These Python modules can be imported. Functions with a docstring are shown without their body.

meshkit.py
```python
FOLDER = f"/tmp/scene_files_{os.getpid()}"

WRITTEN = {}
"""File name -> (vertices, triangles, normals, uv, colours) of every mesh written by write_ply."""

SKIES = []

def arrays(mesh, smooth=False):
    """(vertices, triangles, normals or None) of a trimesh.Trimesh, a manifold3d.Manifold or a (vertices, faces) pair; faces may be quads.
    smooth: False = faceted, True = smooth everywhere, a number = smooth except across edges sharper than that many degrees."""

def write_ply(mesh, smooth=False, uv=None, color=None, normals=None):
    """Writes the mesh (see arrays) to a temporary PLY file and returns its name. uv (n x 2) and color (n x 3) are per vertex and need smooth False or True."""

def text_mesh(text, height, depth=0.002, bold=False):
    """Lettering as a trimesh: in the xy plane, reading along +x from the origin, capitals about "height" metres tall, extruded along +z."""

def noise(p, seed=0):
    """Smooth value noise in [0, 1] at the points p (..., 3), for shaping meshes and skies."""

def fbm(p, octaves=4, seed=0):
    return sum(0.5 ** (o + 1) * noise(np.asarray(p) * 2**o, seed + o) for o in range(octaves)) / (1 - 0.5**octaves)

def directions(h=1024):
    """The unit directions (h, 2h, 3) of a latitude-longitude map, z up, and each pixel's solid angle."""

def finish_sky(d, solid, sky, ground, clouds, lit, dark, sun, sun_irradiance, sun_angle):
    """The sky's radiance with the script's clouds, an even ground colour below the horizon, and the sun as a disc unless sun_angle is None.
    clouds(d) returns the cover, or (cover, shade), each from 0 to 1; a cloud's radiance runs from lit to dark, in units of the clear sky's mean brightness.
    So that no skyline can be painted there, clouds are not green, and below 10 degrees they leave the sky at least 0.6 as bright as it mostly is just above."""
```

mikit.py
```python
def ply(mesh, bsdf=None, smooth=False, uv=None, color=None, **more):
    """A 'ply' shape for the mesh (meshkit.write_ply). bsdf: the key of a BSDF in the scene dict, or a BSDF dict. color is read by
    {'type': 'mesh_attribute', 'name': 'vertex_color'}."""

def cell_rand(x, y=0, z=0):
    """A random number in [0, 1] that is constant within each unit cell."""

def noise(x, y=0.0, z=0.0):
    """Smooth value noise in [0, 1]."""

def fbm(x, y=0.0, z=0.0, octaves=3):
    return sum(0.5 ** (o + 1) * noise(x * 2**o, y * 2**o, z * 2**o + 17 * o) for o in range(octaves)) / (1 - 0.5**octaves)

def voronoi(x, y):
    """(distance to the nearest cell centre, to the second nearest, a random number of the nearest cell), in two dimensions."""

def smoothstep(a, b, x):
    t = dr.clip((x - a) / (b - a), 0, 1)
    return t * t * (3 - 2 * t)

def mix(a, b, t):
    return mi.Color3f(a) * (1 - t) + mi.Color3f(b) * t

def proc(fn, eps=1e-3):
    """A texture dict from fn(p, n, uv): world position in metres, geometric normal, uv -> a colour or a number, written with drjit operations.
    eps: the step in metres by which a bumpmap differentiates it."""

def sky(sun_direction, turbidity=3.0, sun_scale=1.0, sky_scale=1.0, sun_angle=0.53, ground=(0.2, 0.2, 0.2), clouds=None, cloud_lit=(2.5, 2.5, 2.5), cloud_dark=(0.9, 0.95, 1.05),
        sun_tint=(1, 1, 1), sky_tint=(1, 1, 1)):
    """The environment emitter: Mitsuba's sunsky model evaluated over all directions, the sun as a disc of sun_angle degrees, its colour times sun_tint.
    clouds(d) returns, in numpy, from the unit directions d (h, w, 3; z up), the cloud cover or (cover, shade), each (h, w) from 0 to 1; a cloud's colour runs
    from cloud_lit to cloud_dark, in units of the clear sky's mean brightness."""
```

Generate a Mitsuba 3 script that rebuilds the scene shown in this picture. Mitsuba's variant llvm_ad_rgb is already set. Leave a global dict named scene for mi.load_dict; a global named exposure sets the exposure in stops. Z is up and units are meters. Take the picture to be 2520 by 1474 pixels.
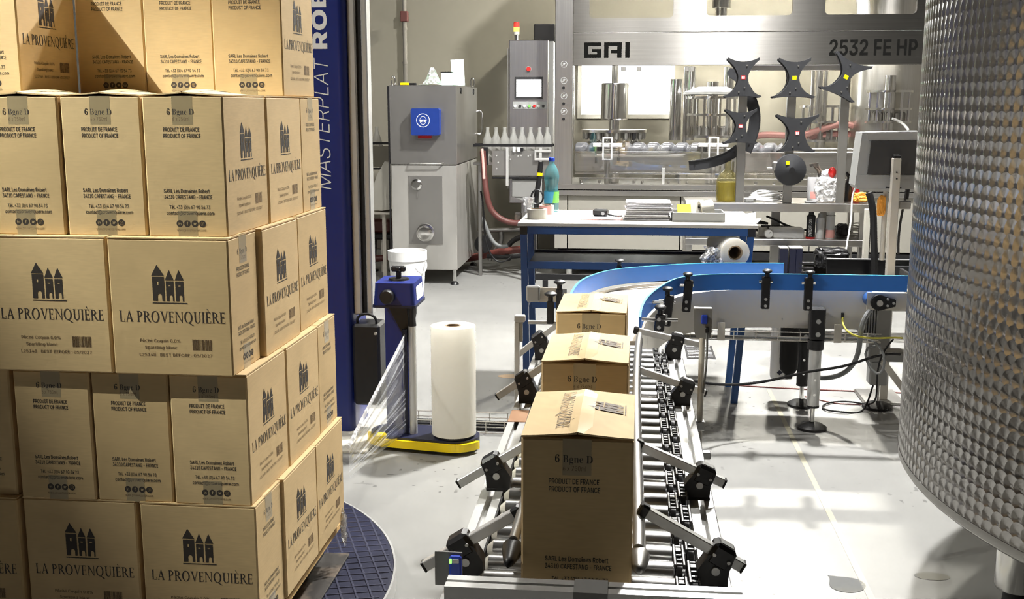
import math, random, glob
import numpy as np, trimesh, shapely
from shapely import affinity
from shapely.geometry import Polygon, box as sbox, Point, LineString
from shapely.ops import unary_union
from scipy.interpolate import CubicSpline
import drjit as dr, mitsuba as mi, mikit
from mikit import proc, noise, fbm, smoothstep, mix

random.seed(7); RNG = np.random.default_rng(7)
T = mi.ScalarTransform4f
scene, labels = {}, {}
PI = math.pi

# ------------------------------------------------------------------ camera, lamps, exposure
EYE, PITCH, YAW, FOCAL = np.array([0, 0, 1.48]), math.radians(10.0), math.radians(6.0), 2700.0
DIRV = np.array([-math.sin(YAW) * math.cos(PITCH), math.cos(YAW) * math.cos(PITCH), -math.sin(PITCH)])
scene['camera'] = {'type': 'perspective', 'fov': 2 * math.degrees(math.atan(1260 / FOCAL)), 'fov_axis': 'x', 'near_clip': 0.05, 'far_clip': 100.0,
                   'to_world': T().look_at(origin=EYE.tolist(), target=(EYE + DIRV).tolist(), up=[0, 0, 1])}
exposure = 0.0
# hall lamps: name position, lens radius, radiance
LAMPS = [((1.05, 6.75, 4.55), 0.16, (2980, 2925, 2810)),      # over the bench and the curved conveyor
         ((-.15, 5.30, 4.55), 0.13, (850, 830, 785)),      # added over the workbench to brighten the conveyor box tops
         ((-3.4, 2.62, 4.55), 0.13, (1150, 1120, 1050)),
         ((1.5, 10.55, 4.55), 0.13, (3600, 3450, 3000))]      # added behind the filling machine to brighten the back wall
SPOT = ((-2.50, 1.70, 3.20), (-1.1, 2.6, 1.3), (43, 43.5, 38.5))   # shaded work lamp over the wrapper: place, aim, intensity
scene['work_light'] = {'type': 'spot', 'to_world': T().look_at(origin=list(SPOT[0]), target=list(SPOT[1]), up=[0, 0, 1]), 'intensity': {'type': 'rgb', 'value': list(SPOT[2])}, 'sampling_weight': 2.0, 'cutoff_angle': 14.5, 'beam_width': 8.0}

def ray(px, py):
    u, v = (px - 1260) / FOCAL, (py - 737) / FOCAL
    c, s = math.cos(PITCH), math.sin(PITCH)
    x, y, z = u, c - v * s, -s - v * c
    return np.array([x * math.cos(YAW) - y * math.sin(YAW), x * math.sin(YAW) + y * math.cos(YAW), z])
def aty(px, py, Y):            # the point of the plane y = Y seen there
    r = ray(px, py); return EYE + r * (Y / r[1])
def atz(px, py, Z):
    r = ray(px, py); return EYE + r * ((Z - EYE[2]) / r[2])
def xz(pts, Y):
    return [tuple(aty(a, b, Y)[[0, 2]]) for a, b in pts]

# ------------------------------------------------------------------ mesh helpers
_SG = np.array([[sx, sy, sz] for sx in (-1, 1) for sy in (-1, 1) for sz in (-1, 1)], float)
def _cv(b, h):
    out = []
    for s in _SG:
        for k in range(3):
            q = h - b; q = np.array(q, float); q[k] = h[k]; out.append(s * q)
    return np.array(out)
_h = trimesh.convex.convex_hull(_cv(0.2, np.array([1.0, 1.1, 1.2])), qhull_options='QJ')
_d, _i = np.unique(np.argmin(((_h.vertices[:, None] - _cv(0.2, np.array([1.0, 1.1, 1.2]))[None]) ** 2).sum(-1), axis=1), return_index=True)
_map = np.argmin(((_h.vertices[:, None] - _cv(0.2, np.array([1.0, 1.1, 1.2]))[None]) ** 2).sum(-1), axis=1)
_CF = _map[_h.faces]
_BF = np.array([[0, 1, 3], [0, 3, 2], [4, 6, 7], [4, 7, 5], [0, 4, 5], [0, 5, 1], [2, 3, 7], [2, 7, 6], [0, 2, 6], [0, 6, 4], [1, 5, 7], [1, 7, 3]])
def M(v, f): return trimesh.Trimesh(np.asarray(v, float), np.asarray(f, int), process=False)
def cb(x0, y0, z0, x1, y1, z1, b=0.002):
    lo, hi = np.array([min(x0, x1), min(y0, y1), min(z0, z1)], float), np.array([max(x0, x1), max(y0, y1), max(z0, z1)], float)
    h, c = (hi - lo) / 2, (hi + lo) / 2
    b = min(b, 0.45 * h.min())
    if b <= 0: return M(_SG * h + c, _BF)
    return M(_cv(b, h) + c, _CF)
def bc(cx, cy, cz, sx, sy, sz, b=0.002): return cb(cx - sx / 2, cy - sy / 2, cz - sz / 2, cx + sx / 2, cy + sy / 2, cz + sz / 2, b)
def cat(*ms):
    ms = [m for a in ms for m in (a if isinstance(a, (list, tuple)) else [a])]
    return trimesh.util.concatenate(ms) if len(ms) > 1 else ms[0]
def mat4(t=(0, 0, 0), rx=0, ry=0, rz=0, s=1):
    R = trimesh.transformations.euler_matrix(math.radians(rx), math.radians(ry), math.radians(rz), 'sxyz')
    R[:3, :3] *= s; R[:3, 3] = t; return R
def mv(m, t=(0, 0, 0), rx=0, ry=0, rz=0, s=1):
    m = m.copy(); m.apply_transform(mat4(t, rx, ry, rz, s)); return m
def spin(m, p, rx=0, ry=0, rz=0):
    p = np.array(p, float); return mv(mv(m, -p), p, rx, ry, rz)
def curve(pts, k=24):
    p = np.array(pts, float); d = np.r_[0, np.cumsum(np.linalg.norm(np.diff(p, axis=0), axis=1))]
    return CubicSpline(d, p)(np.linspace(0, d[-1], k))
def tube(pts, r, n=8, cap=True):
    p = np.array(pts, float); k = len(p); r = np.broadcast_to(r, (k,))
    t = np.gradient(p, axis=0); t /= np.linalg.norm(t, axis=1, keepdims=True) + 1e-12
    a = np.cross(t[0], [0, 0, 1] if abs(t[0][2]) < .9 else [1, 0, 0]); a /= np.linalg.norm(a)
    v, an = [], np.arange(n) * 2 * PI / n
    for i in range(k):
        a = a - t[i] * (a @ t[i]); a /= np.linalg.norm(a); b = np.cross(t[i], a)
        v.append(p[i] + r[i] * (np.cos(an)[:, None] * a + np.sin(an)[:, None] * b))
    v = np.vstack(v); f = []
    for i in range(k - 1):
        for j in range(n):
            q, w = i * n + j, i * n + (j + 1) % n
            f += [[q, w, w + n], [q, w + n, q + n]]
    if cap:
        v = np.vstack([v, p[0], p[-1]]); e = len(v)
        for j in range(n):
            f += [[(j + 1) % n, j, e - 2], [(k - 1) * n + j, (k - 1) * n + (j + 1) % n, e - 1]]
    return M(v, f)
def cyl(p0, p1, r, n=16, r1=None): return tube([p0, p1], [r, r if r1 is None else r1], n)
def lathe(prof, c=(0, 0, 0), n=32, axis='z'):
    """Profile [(r, z) ...] from bottom to top turned about the axis."""
    pr = np.array(prof, float); k = len(pr); an = np.arange(n) * 2 * PI / n
    v = np.concatenate([np.stack([pr[i, 0] * np.cos(an), pr[i, 0] * np.sin(an), np.full(n, pr[i, 1])], 1) for i in range(k)])
    f = []
    for i in range(k - 1):
        for j in range(n):
            q, w = i * n + j, i * n + (j + 1) % n
            if pr[i, 0] > 1e-9: f.append([q, w, w + n])
            if pr[i + 1, 0] > 1e-9: f.append([q, w + n, q + n])
    m = M(v, f); m.merge_vertices()
    if axis == 'y': m.apply_transform(mat4(rx=-90))
    if axis == 'x': m.apply_transform(mat4(ry=90))
    m.apply_translation(c); return m
def ring(r0, r1, z0, z1, c=(0, 0, 0), n=32, axis='z'): return lathe([(r0, z0), (r1, z0), (r1, z1), (r0, z1), (r0, z0)], c, n, axis)
def polys(g):
    return [p for p in getattr(g, 'geoms', [g]) if p.geom_type == 'Polygon' and p.area > 1e-10]
def exz(poly, z0, z1):
    return mv(cat([trimesh.creation.extrude_polygon(p, z1 - z0, engine='earcut') for p in polys(poly)]), (0, 0, z0))
def exy(poly, y0, y1):         # polygon in (x, z), from y0 (near) to y1
    return mv(cat([trimesh.creation.extrude_polygon(p, y1 - y0, engine='earcut') for p in polys(poly)]), (0, y1, 0), rx=90)
def exx(poly, x0, x1):         # polygon in (y, z)
    m = cat([trimesh.creation.extrude_polygon(p, x1 - x0, engine='earcut') for p in polys(poly)])
    A = np.eye(4); A[:3, :3] = [[0, 0, 1], [1, 0, 0], [0, 1, 0]]; A[0, 3] = x0
    m.apply_transform(A); return m
def rrect(x0, y0, x1, y1, r): return sbox(x0 + r, y0 + r, x1 - r, y1 - r).buffer(r, quad_segs=5)
def flat(poly, A=None):
    vs, fs, n = [], [], 0
    for p in polys(poly):
        v, f = trimesh.creation.triangulate_polygon(p, engine='earcut')
        vs.append(np.c_[v, np.zeros(len(v))]); fs.append(f + n); n += len(v)
    m = M(np.vstack(vs), np.vstack(fs))
    nz = np.cross(m.vertices[m.faces[:, 1]] - m.vertices[m.faces[:, 0]], m.vertices[m.faces[:, 2]] - m.vertices[m.faces[:, 0]])[:, 2]
    m.faces[nz < 0] = m.faces[nz < 0][:, ::-1]
    if A is not None: m.apply_transform(A)
    return m
def face(o, u, v):             # matrix that lays (u, v) on a face at o
    A = np.eye(4); A[:3, 0], A[:3, 1], A[:3, 2], A[:3, 3] = u, v, np.cross(u, v), o; return A

# ------------------------------------------------------------------ lettering
from PIL import Image, ImageDraw, ImageFont
_FD = glob.glob('/opt/blender-*/*/datafiles/fonts/')[0]
_fonts = {}
def _font(kind, size, wt):
    k = (kind, size, wt)
    if k not in _fonts:
        f = ImageFont.truetype(_FD + ('Inter.woff2' if kind == 'sans' else 'NotoSansMath-Regular.woff2'), size)
        if kind == 'sans':
            try: f.set_variation_by_axes([14, wt])
            except Exception: pass
        _fonts[k] = f
    return _fonts[k]
def _mb(t):
    o = ''
    for ch in t:
        o += chr(0x1D400 + ord(ch) - 65) if 'A' <= ch <= 'Z' else chr(0x1D41A + ord(ch) - 97) if 'a' <= ch <= 'z' else chr(0x1D7CE + ord(ch) - 48) if '0' <= ch <= '9' else ch
    return o
def text(t, h=1.0, kind='sans', wt=400, size=48, width=None, erode=0.0, center=False, shear=0):
    """Lettering as a flat polygon, capitals h tall, baseline at 0."""
    if kind == 'serif': t = _mb(t)
    f = _font(kind, size, wt)
    x0, y0, x1, y1 = f.getbbox(t, anchor='ls')
    im = Image.new('L', (x1 - x0 + 8, y1 - y0 + 8))
    ImageDraw.Draw(im).text((4 - x0, 4 - y0), t, 255, f, anchor='ls')
    on = np.pad(np.asarray(im) > 127, ((0, 0), (1, 1))).astype(np.int8)
    rows, st = np.nonzero(np.diff(on, axis=1) == 1); en = np.nonzero(np.diff(on, axis=1) == -1)[1]
    g = shapely.union_all(shapely.box(st, -rows - 1, en, -rows)).buffer(.6, quad_segs=2).buffer(-.6 - erode * size, quad_segs=2).simplify(.55)
    cap = size * (0.727 if kind == 'sans' else 0.68)
    s = h / cap
    g = affinity.affine_transform(g, [s, 0, 0, s, -4 * s, (4 - y0) * s])
    if shear: g = affinity.skew(g, xs=shear, origin=(0, 0))
    a, _, b, _ = g.bounds
    sx = 1 if width is None else width / (b - a)
    g = affinity.affine_transform(g, [sx, 0, 0, 1, -a * sx, 0])
    if center: g = affinity.translate(g, -(b - a) * sx / 2, 0)
    return g
def at2(g, x, y): return affinity.translate(g, x, y)
def romans(t, h, width):
    """Roman capitals with thick and thin strokes and small serifs."""
    s, hr, sv = .125, .05, .035
    def R(a, b, c, d): return sbox(a, b, c, d)
    def stem(x, w=s, top=True, bot=True):
        o = [R(x, 0, x + w, 1)]
        if bot: o.append(R(x - .07, 0, x + w + .07, sv))
        if top: o.append(R(x - .07, 1 - sv, x + w + .07, 1))
        return unary_union(o)
    def ell(cx, cy, rx, ry): return affinity.scale(Point(cx, cy).buffer(1, quad_segs=8), rx, ry, origin=(cx, cy))
    def Pg(*p): return Polygon(p)
    E = unary_union([stem(.08), R(.1, 0, .52, hr), R(.1, 1 - hr, .50, 1), R(.1, .5, .42, .5 + hr), R(.485, 0, .525, .2), R(.465, .82, .505, 1), R(.40, .42, .43, .63)])
    bowl = (ell(.22, .74, .33, .26).difference(ell(.20, .74, .22, .21))).intersection(R(.2, 0, 2, 2))
    O = ell(.43, .5, .41, .53).difference(ell(.43, .5, .27, .48))
    G = {'I': (stem(.09), .31), 'E': (E, .58), 'L': (unary_union([stem(.08), R(.1, 0, .52, hr), R(.485, 0, .525, .22)]), .57),
         'P': (unary_union([stem(.08), bowl, R(.1, .95, .24, 1), R(.1, .48, .24, .53)]), .60),
         'R': (unary_union([stem(.08), bowl, R(.1, .95, .24, 1), R(.1, .48, .24, .53), Pg((.28, .5), (.42, .5), (.74, .0), (.58, 0)), R(.58, 0, .78, sv)]), .72),
         'O': (O, .88), 'Q': (unary_union([O, Pg((.36, .03), (.52, .03), (.98, -.25), (.80, -.25))]), .90),
         'A': (unary_union([Pg((.06, 0), (.115, 0), (.40, .95), (.36, 1.02)), Pg((.54, 0), (.70, 0), (.41, 1.02), (.34, 1.02)), R(.2, .3, .56, .35), R(.0, 0, .2, sv), R(.48, 0, .77, sv)]), .76),
         'V': (unary_union([Pg((.06, 1), (.21, 1), (.43, .1), (.38, -.02)), Pg((.66, 1), (.715, 1), (.42, -.02), (.37, -.02)), R(0, 1 - sv, .29, 1), R(.58, 1 - sv, .78, 1)]), .76),
         'N': (unary_union([stem(.10, .055, bot=True), stem(.70, .055, bot=False), Pg((.08, 1), (.22, 1), (.755, 0), (.70, 0)), R(0, 1 - sv, .2, 1)]), .86),
         'U': (unary_union([R(.10, .3, .10 + s, 1), R(.03, 1 - sv, .3, 1), R(.60, .3, .655, 1), R(.53, 1 - sv, .73, 1),
                            (ell(.378, .32, .278, .34).difference(ell(.412, .34, .188, .29))).intersection(R(0, -1, 1, .34))]), .76)}
    G['È'] = (unary_union([E, Pg((.16, 1.28), (.26, 1.28), (.36, 1.08), (.31, 1.08))]), .58)
    x, out = 0, []
    for ch in t:
        if ch == ' ': x += .32; continue
        g, w = G[ch]; out.append(affinity.translate(g, x, 0)); x += w + .07
    g = affinity.scale(unary_union(out), h, h, origin=(0, 0)); a, _, b, _ = g.bounds
    return affinity.affine_transform(g, [width / (b - a), 0, 0, 1, -a * width / (b - a), 0])
def castle(w):
    """The three towers with pointed roofs over a ground line, w wide."""
    def Pg(*p): return Polygon(p)
    d = lambda x, y, a, b: unary_union([sbox(x - a, y, x + a, y + b), Point(x, y + b).buffer(a, quad_segs=4)])
    g = unary_union([Pg((.0, 1 - .27), (.37, .73), (.17, 1.0)), sbox(.02, .1, .36, .705).difference(unary_union([sbox(.15, .5, .20, .585), d(.22, .1, .065, .12)])),
                     Pg((.39, .62), (.64, .62), (.51, .88)), sbox(.41, .1, .63, .595).difference(unary_union([sbox(.47, .47, .54, .5), d(.54, .1, .05, .1)])),
                     Pg((.67, .62), (.93, .62), (.79, .88)), sbox(.68, .1, .91, .595).difference(unary_union([sbox(.75, .47, .83, .5), d(.82, .1, .05, .1)])),
                     sbox(.0, .035, 1.0, .06)])
    return affinity.scale(g, w, w * 1.12, origin=(0, 0))

# ------------------------------------------------------------------ materials
def S(r, g, b):
    return [(x / 255 / 12.92 if x <= 10 else ((x / 255 + .055) / 1.055) ** 2.4) for x in (r, g, b)]
def rgb(c): return {'type': 'rgb', 'value': list(c)} if not isinstance(c, dict) else c
def aniso(name, col, rough=.34, an=.88):
    scene[name] = {'type': 'twosided', 'bsdf': {'type': 'principled', 'base_color': rgb(col), 'roughness': rough, 'metallic': 1.0, 'anisotropic': an}}
def mk(name, col, rough=.5, metal=0.0, spec=.5, **k):
    scene[name] = {'type': 'twosided', 'bsdf': {'type': 'principled', 'base_color': rgb(col), 'roughness': rough, 'metallic': metal, 'specular': spec, **k}}
    return name
def card_fn(base, k):
    def fn(p, n, uv):
        g = fbm(p.x * 9 + k, p.y * 9, p.z * 9, 3)
        s = noise(p.x * 60 + p.y * 60, p.z * 420, k)
        return mi.Color3f(*base) * (0.86 + 0.22 * g + 0.07 * s)
    return fn
for i, c in enumerate([(200, 174, 131), (204, 178, 135), (195, 169, 126)]):
    mk(f'm_card_{i}', proc(card_fn(S(*c), i * 7.3)), .72, spec=.25)
mk('m_print', S(58, 52, 48), .6, spec=.3)
mk('m_print_soft', S(104, 84, 62), .7, spec=.2)
mk('m_print_mid', S(82, 67, 52), .65, spec=.25)
mk('m_tape', S(158, 142, 112), .22, spec=.6)
mk('m_tape_clear', S(214, 190, 150), .12, spec=.7)
def floor_fn(p, n, uv):
    a = fbm(p.x * .8, p.y * .8, 0, 4); b = fbm(p.x * 6 + 9, p.y * 6, 3, 3)
    spots = smoothstep(.90, .95, noise(p.x * 34, p.y * 34, 5)) * smoothstep(.55, .8, noise(p.x * 2.2, p.y * 2.2, 9))
    base = mix(S(122, 122, 120), S(133, 133, 130), smoothstep(.3, .7, a))
    table_shade = smoothstep(.52, .66, fbm(p.x * 26, p.y * 26, 2, 3)) * smoothstep(.45, .05, dr.abs(p.x - .25)) * smoothstep(.55, .1, dr.abs(p.y - 5.15))  # mottled darkening: the table shadow painted into the floor colour
    return base * (0.93 + .12 * b) * (1 - .45 * spots) * (1 - .5 * table_shade)
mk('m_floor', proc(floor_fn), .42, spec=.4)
def wall_fn(p, n, uv):
    return mi.Color3f(*S(131, 127, 115)) * (0.9 + .2 * fbm(p.x * .7, p.y * .7, p.z * .9, 3))
mk('m_wall', proc(wall_fn), .8, spec=.2)
mk('m_wall_dark', S(120, 116, 108), .8)
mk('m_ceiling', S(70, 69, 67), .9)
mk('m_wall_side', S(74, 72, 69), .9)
def brushed(base, ax, k=1.0):
    def fn(p, n, uv):
        q = (p.x, p.y, p.z)
        s = noise(q[0] * (3 if ax == 0 else 190), q[1] * 190, q[2] * (3 if ax == 2 else 190))
        return mi.Color3f(*base) * (.9 + .12 * s + .10 * fbm(q[0] * 3, q[1] * 3, q[2] * 3, 2))
    return fn
mk('m_steel', proc(brushed((.60, .585, .56), 0)), .27, 1.0)
mk('m_steel_v', proc(brushed((.60, .585, .555), 2)), .30, 1.0)
aniso('m_steel_brushed', proc(brushed((.235, .228, .216), 0)))
mk('m_steel_bright', (.78, .77, .75), .16, 1.0)
mk('m_steel_dull', (.42, .41, .39), .42, 1.0)
mk('m_alu', S(186, 186, 184), .38, .55)
mk('m_alu_bright', S(206, 206, 204), .34, .5)
mk('m_galv', S(200, 195, 184), .40, .22)
mk('m_roller', proc(lambda p, n, uv: mi.Color3f(.60, .60, .59) * (.85 + .3 * noise(p.x * 6, p.y * 260, p.z * 260))), .27, 1.0)
mk('m_navy', S(18, 34, 104), .38, spec=.5)
mk('m_navy_dark', S(16, 20, 46), .42)
mk('m_table_blue', S(28, 66, 118), .4, spec=.5)
mk('m_guard_blue', S(52, 114, 200), .33, spec=.5)
mk('m_black', S(20, 20, 22), .42, spec=.45)
mk('m_black_rubber', S(28, 28, 29), .7, spec=.3)
mk('m_black_gloss', S(14, 14, 16), .14, spec=.6)
mk('m_star', S(40, 41, 44), .5, spec=.4)
mk('m_star_edge', S(26, 27, 30), .5, spec=.4)
mk('m_white', S(222, 222, 220), .45)
mk('m_white_paper', S(206, 206, 208), .8, spec=.2)
mk('m_offwhite', S(188, 185, 174), .5)
mk('m_grey_plastic', S(150, 151, 150), .5)
mk('m_grey_panel', S(128, 128, 126), .45)
mk('m_screen_dark', S(56, 56, 57), .25, spec=.5)
mk('m_tabletop', S(168, 166, 158), .5)
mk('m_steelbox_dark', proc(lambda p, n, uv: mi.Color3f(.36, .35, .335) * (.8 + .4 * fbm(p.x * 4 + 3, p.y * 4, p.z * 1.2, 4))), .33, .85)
mk('m_card_yellow', S(226, 196, 70), .6)
mk('m_paper_shade', S(168, 168, 172), .8)  # grey copy of the white paper, paints shade between stack layers
mk('m_yellow', S(248, 216, 8), .35)
mk('m_red', S(196, 36, 34), .4)
mk('m_redhose', S(104, 54, 48), .45)
mk('m_red_brown', S(88, 48, 44), .5)
mk('m_orange', S(220, 150, 52), .7)
mk('m_pink', S(228, 168, 160), .6)
mk('m_wood', proc(lambda p, n, uv: mix(S(190, 150, 96), S(226, 194, 138), fbm(p.x * 3, p.y * 3, p.z * 60, 3))), .7, spec=.2)
mk('m_belt', S(188, 176, 158), .6)
mk('m_label_blue', S(70, 172, 214), .4)
mk('m_label_green', S(120, 206, 92), .4)
mk('m_cap_blue', S(30, 60, 170), .35)
mk('m_iron', proc(lambda p, n, uv: mix(S(52, 49, 46), S(104, 92, 80), smoothstep(.45, .75, fbm(p.x * 14, p.y * 14, p.z * 14, 4)))), .6, .0, .3)
mk('m_steelbox', proc(lambda p, n, uv: mi.Color3f(.60, .585, .55) * (.72 + .5 * fbm(p.x * 5 + 3, p.y * 5, p.z * 1.6, 4))), .36, .7)
mk('m_cardtube', S(128, 108, 84), .8)
mk('m_green_lit', S(150, 235, 160), .6)
mk('m_sealant', S(152, 148, 130), .5)
mk('m_rust', S(150, 108, 70), .7)
mk('m_darkgap', S(12, 12, 13), .8)
mk('m_cable_grey', S(110, 112, 112), .5)
mk('m_cable_yg', S(176, 168, 60), .5)
mk('m_print_dark', S(16, 16, 15), .9, spec=.05)
mk('m_base_panel', S(150, 147, 138), .42, .25, .5)
mk('m_screw', S(96, 97, 102), .22, spec=.6)
mk('m_chain', S(92, 92, 92), .4, .6)
mk('m_puddle', S(118, 118, 115), .04, spec=.6)
mk('m_stain', S(160, 136, 108), .6)
scene['m_film_roll'] = {'type': 'principledthin', 'base_color': rgb(S(252, 250, 242)), 'roughness': .3, 'diff_trans': 1.1, 'eta': 1.4}
mk('m_hose_haze', S(176, 120, 116), .4)  # red hoses paled, the haze before them painted into the colour
mk('m_box_blue', S(26, 52, 124), .35)
mk('m_film_core', S(226, 205, 158), .5)
scene['m_glass'] = {'type': 'thindielectric', 'int_ior': 1.5}
def blend(name, w, a, col, rough=.1, ior=1.5, tint=(1, 1, 1)):
    scene[name] = {'type': 'blendbsdf', 'weight': w, 'a': {'type': 'thindielectric', 'int_ior': ior, 'specular_transmittance': rgb(tint)}, 'b': {'type': 'twosided', 'bsdf': {'type': 'principled', 'base_color': rgb(col), 'roughness': rough, 'specular': .7}}}
blend('m_jug_glass', .12, 0, S(220, 214, 150), .1, 1.5, (.97, .95, .78))
blend('m_bottle_glass', .22, 0, S(225, 225, 220), .12, 1.6)
blend('m_water_bottle', .20, 0, S(120, 205, 215), .12, 1.5, (.80, .96, .97))
blend('m_oil', .5, 0, S(214, 200, 92), .15, 1.4, (.95, .90, .50))
def film_fn(p, n, uv):
    a = fbm(uv.x * 46, uv.y * 1.6, 0, 3)
    edge = smoothstep(.10, .0, uv.x) * .55
    return dr.clip(.03 + .34 * smoothstep(.50, .70, a) + edge * .8, 0, .9)
scene['m_film'] = {'type': 'blendbsdf', 'weight': proc(film_fn), 'a': {'type': 'thindielectric', 'int_ior': 1.08},
                   'b': {'type': 'twosided', 'bsdf': {'type': 'principled', 'base_color': rgb(S(226, 230, 238)), 'roughness': .25, 'specular': .6}}}
def cling_fn(p, n, uv): return dr.clip(.2 + .8 * smoothstep(.45, .62, fbm(p.x * 60, p.y * 60, p.z * 60, 3)), 0, 1)
scene['m_cling'] = {'type': 'blendbsdf', 'weight': proc(cling_fn), 'a': {'type': 'thindielectric', 'int_ior': 1.3},
                    'b': {'type': 'twosided', 'bsdf': {'type': 'principled', 'base_color': rgb(S(232, 232, 232)), 'roughness': .2, 'specular': .6}}}

# ------------------------------------------------------------------ naming
_used = set()
def key(k):
    if k not in _used: _used.add(k); return k
    i = 1
    while f'{k}_{i:03d}' in _used: i += 1
    k = f'{k}_{i:03d}'; _used.add(k); return k
def lab(k, label=None, cat_=None, group=None, kind=None):
    d = {}
    if label: d['label'] = label
    if cat_: d['category'] = cat_
    if group: d['group'] = group
    if kind: d['kind'] = kind
    labels[k] = d
def thing(name, label, cat_, group=None):
    k = key(name); lab(k, label, cat_, group); return k
def part(parent, name, mesh, m, s=False, label=None, kind=None, **more):
    k = key(parent + '__' + name)
    scene[k] = mikit.ply(mesh, m, s, **more)
    if label or kind: lab(k, label, None, None, kind)
    return k
def one(name, label, cat_, mesh, m, s=False, group=None, kind=None, **more):
    k = key(name); scene[k] = mikit.ply(mesh, m, s, **more); lab(k, label, cat_, group, kind); return k
def struct(name, mesh, m, s=False):
    k = key(name); scene[k] = mikit.ply(mesh, m, s); lab(k, None, None, None, 'structure'); return k
def zx(m):            # uv with the first direction upright, for steel brushed along x
    m = M(m.vertices[m.faces].reshape(-1, 3), np.arange(len(m.faces) * 3).reshape(-1, 3)); return m, m.vertices[:, [2, 0]] + m.vertices[:, [1, 1]] * [0.3, .7]
EM = lambda r, w=.12: {'emitter': {'type': 'area', 'radiance': rgb(r), 'sampling_weight': float(w)}}

# ================================================================== THE SETTING
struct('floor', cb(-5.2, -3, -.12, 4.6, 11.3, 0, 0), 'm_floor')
part('floor', 'expansion_joint', cb(.752, .8, 0, .774, 5.75, .0012, 0), 'm_sealant')
WIN = (-.50, 1.375, .43, 2.04)     # the bright window of the back wall: x0, z0, x1, z1
wall = sbox(-5.2, 0, 4.6, 5.2).difference(sbox(*WIN))
struct('wall_back', exy(wall, 11.3, 11.5), 'm_wall')
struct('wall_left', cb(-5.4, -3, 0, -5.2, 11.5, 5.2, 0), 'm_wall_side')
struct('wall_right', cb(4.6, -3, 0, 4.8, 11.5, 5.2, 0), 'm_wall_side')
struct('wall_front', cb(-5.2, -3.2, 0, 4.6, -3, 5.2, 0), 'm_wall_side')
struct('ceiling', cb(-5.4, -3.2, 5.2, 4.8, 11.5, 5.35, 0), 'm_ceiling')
struct('baseboard_back', cb(-5.2, 11.24, 0, 4.6, 11.3, .2, .004), 'm_wall_dark')
wk = 'window_1'; _used.add(wk); lab(wk, None, None, None, 'structure')
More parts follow.
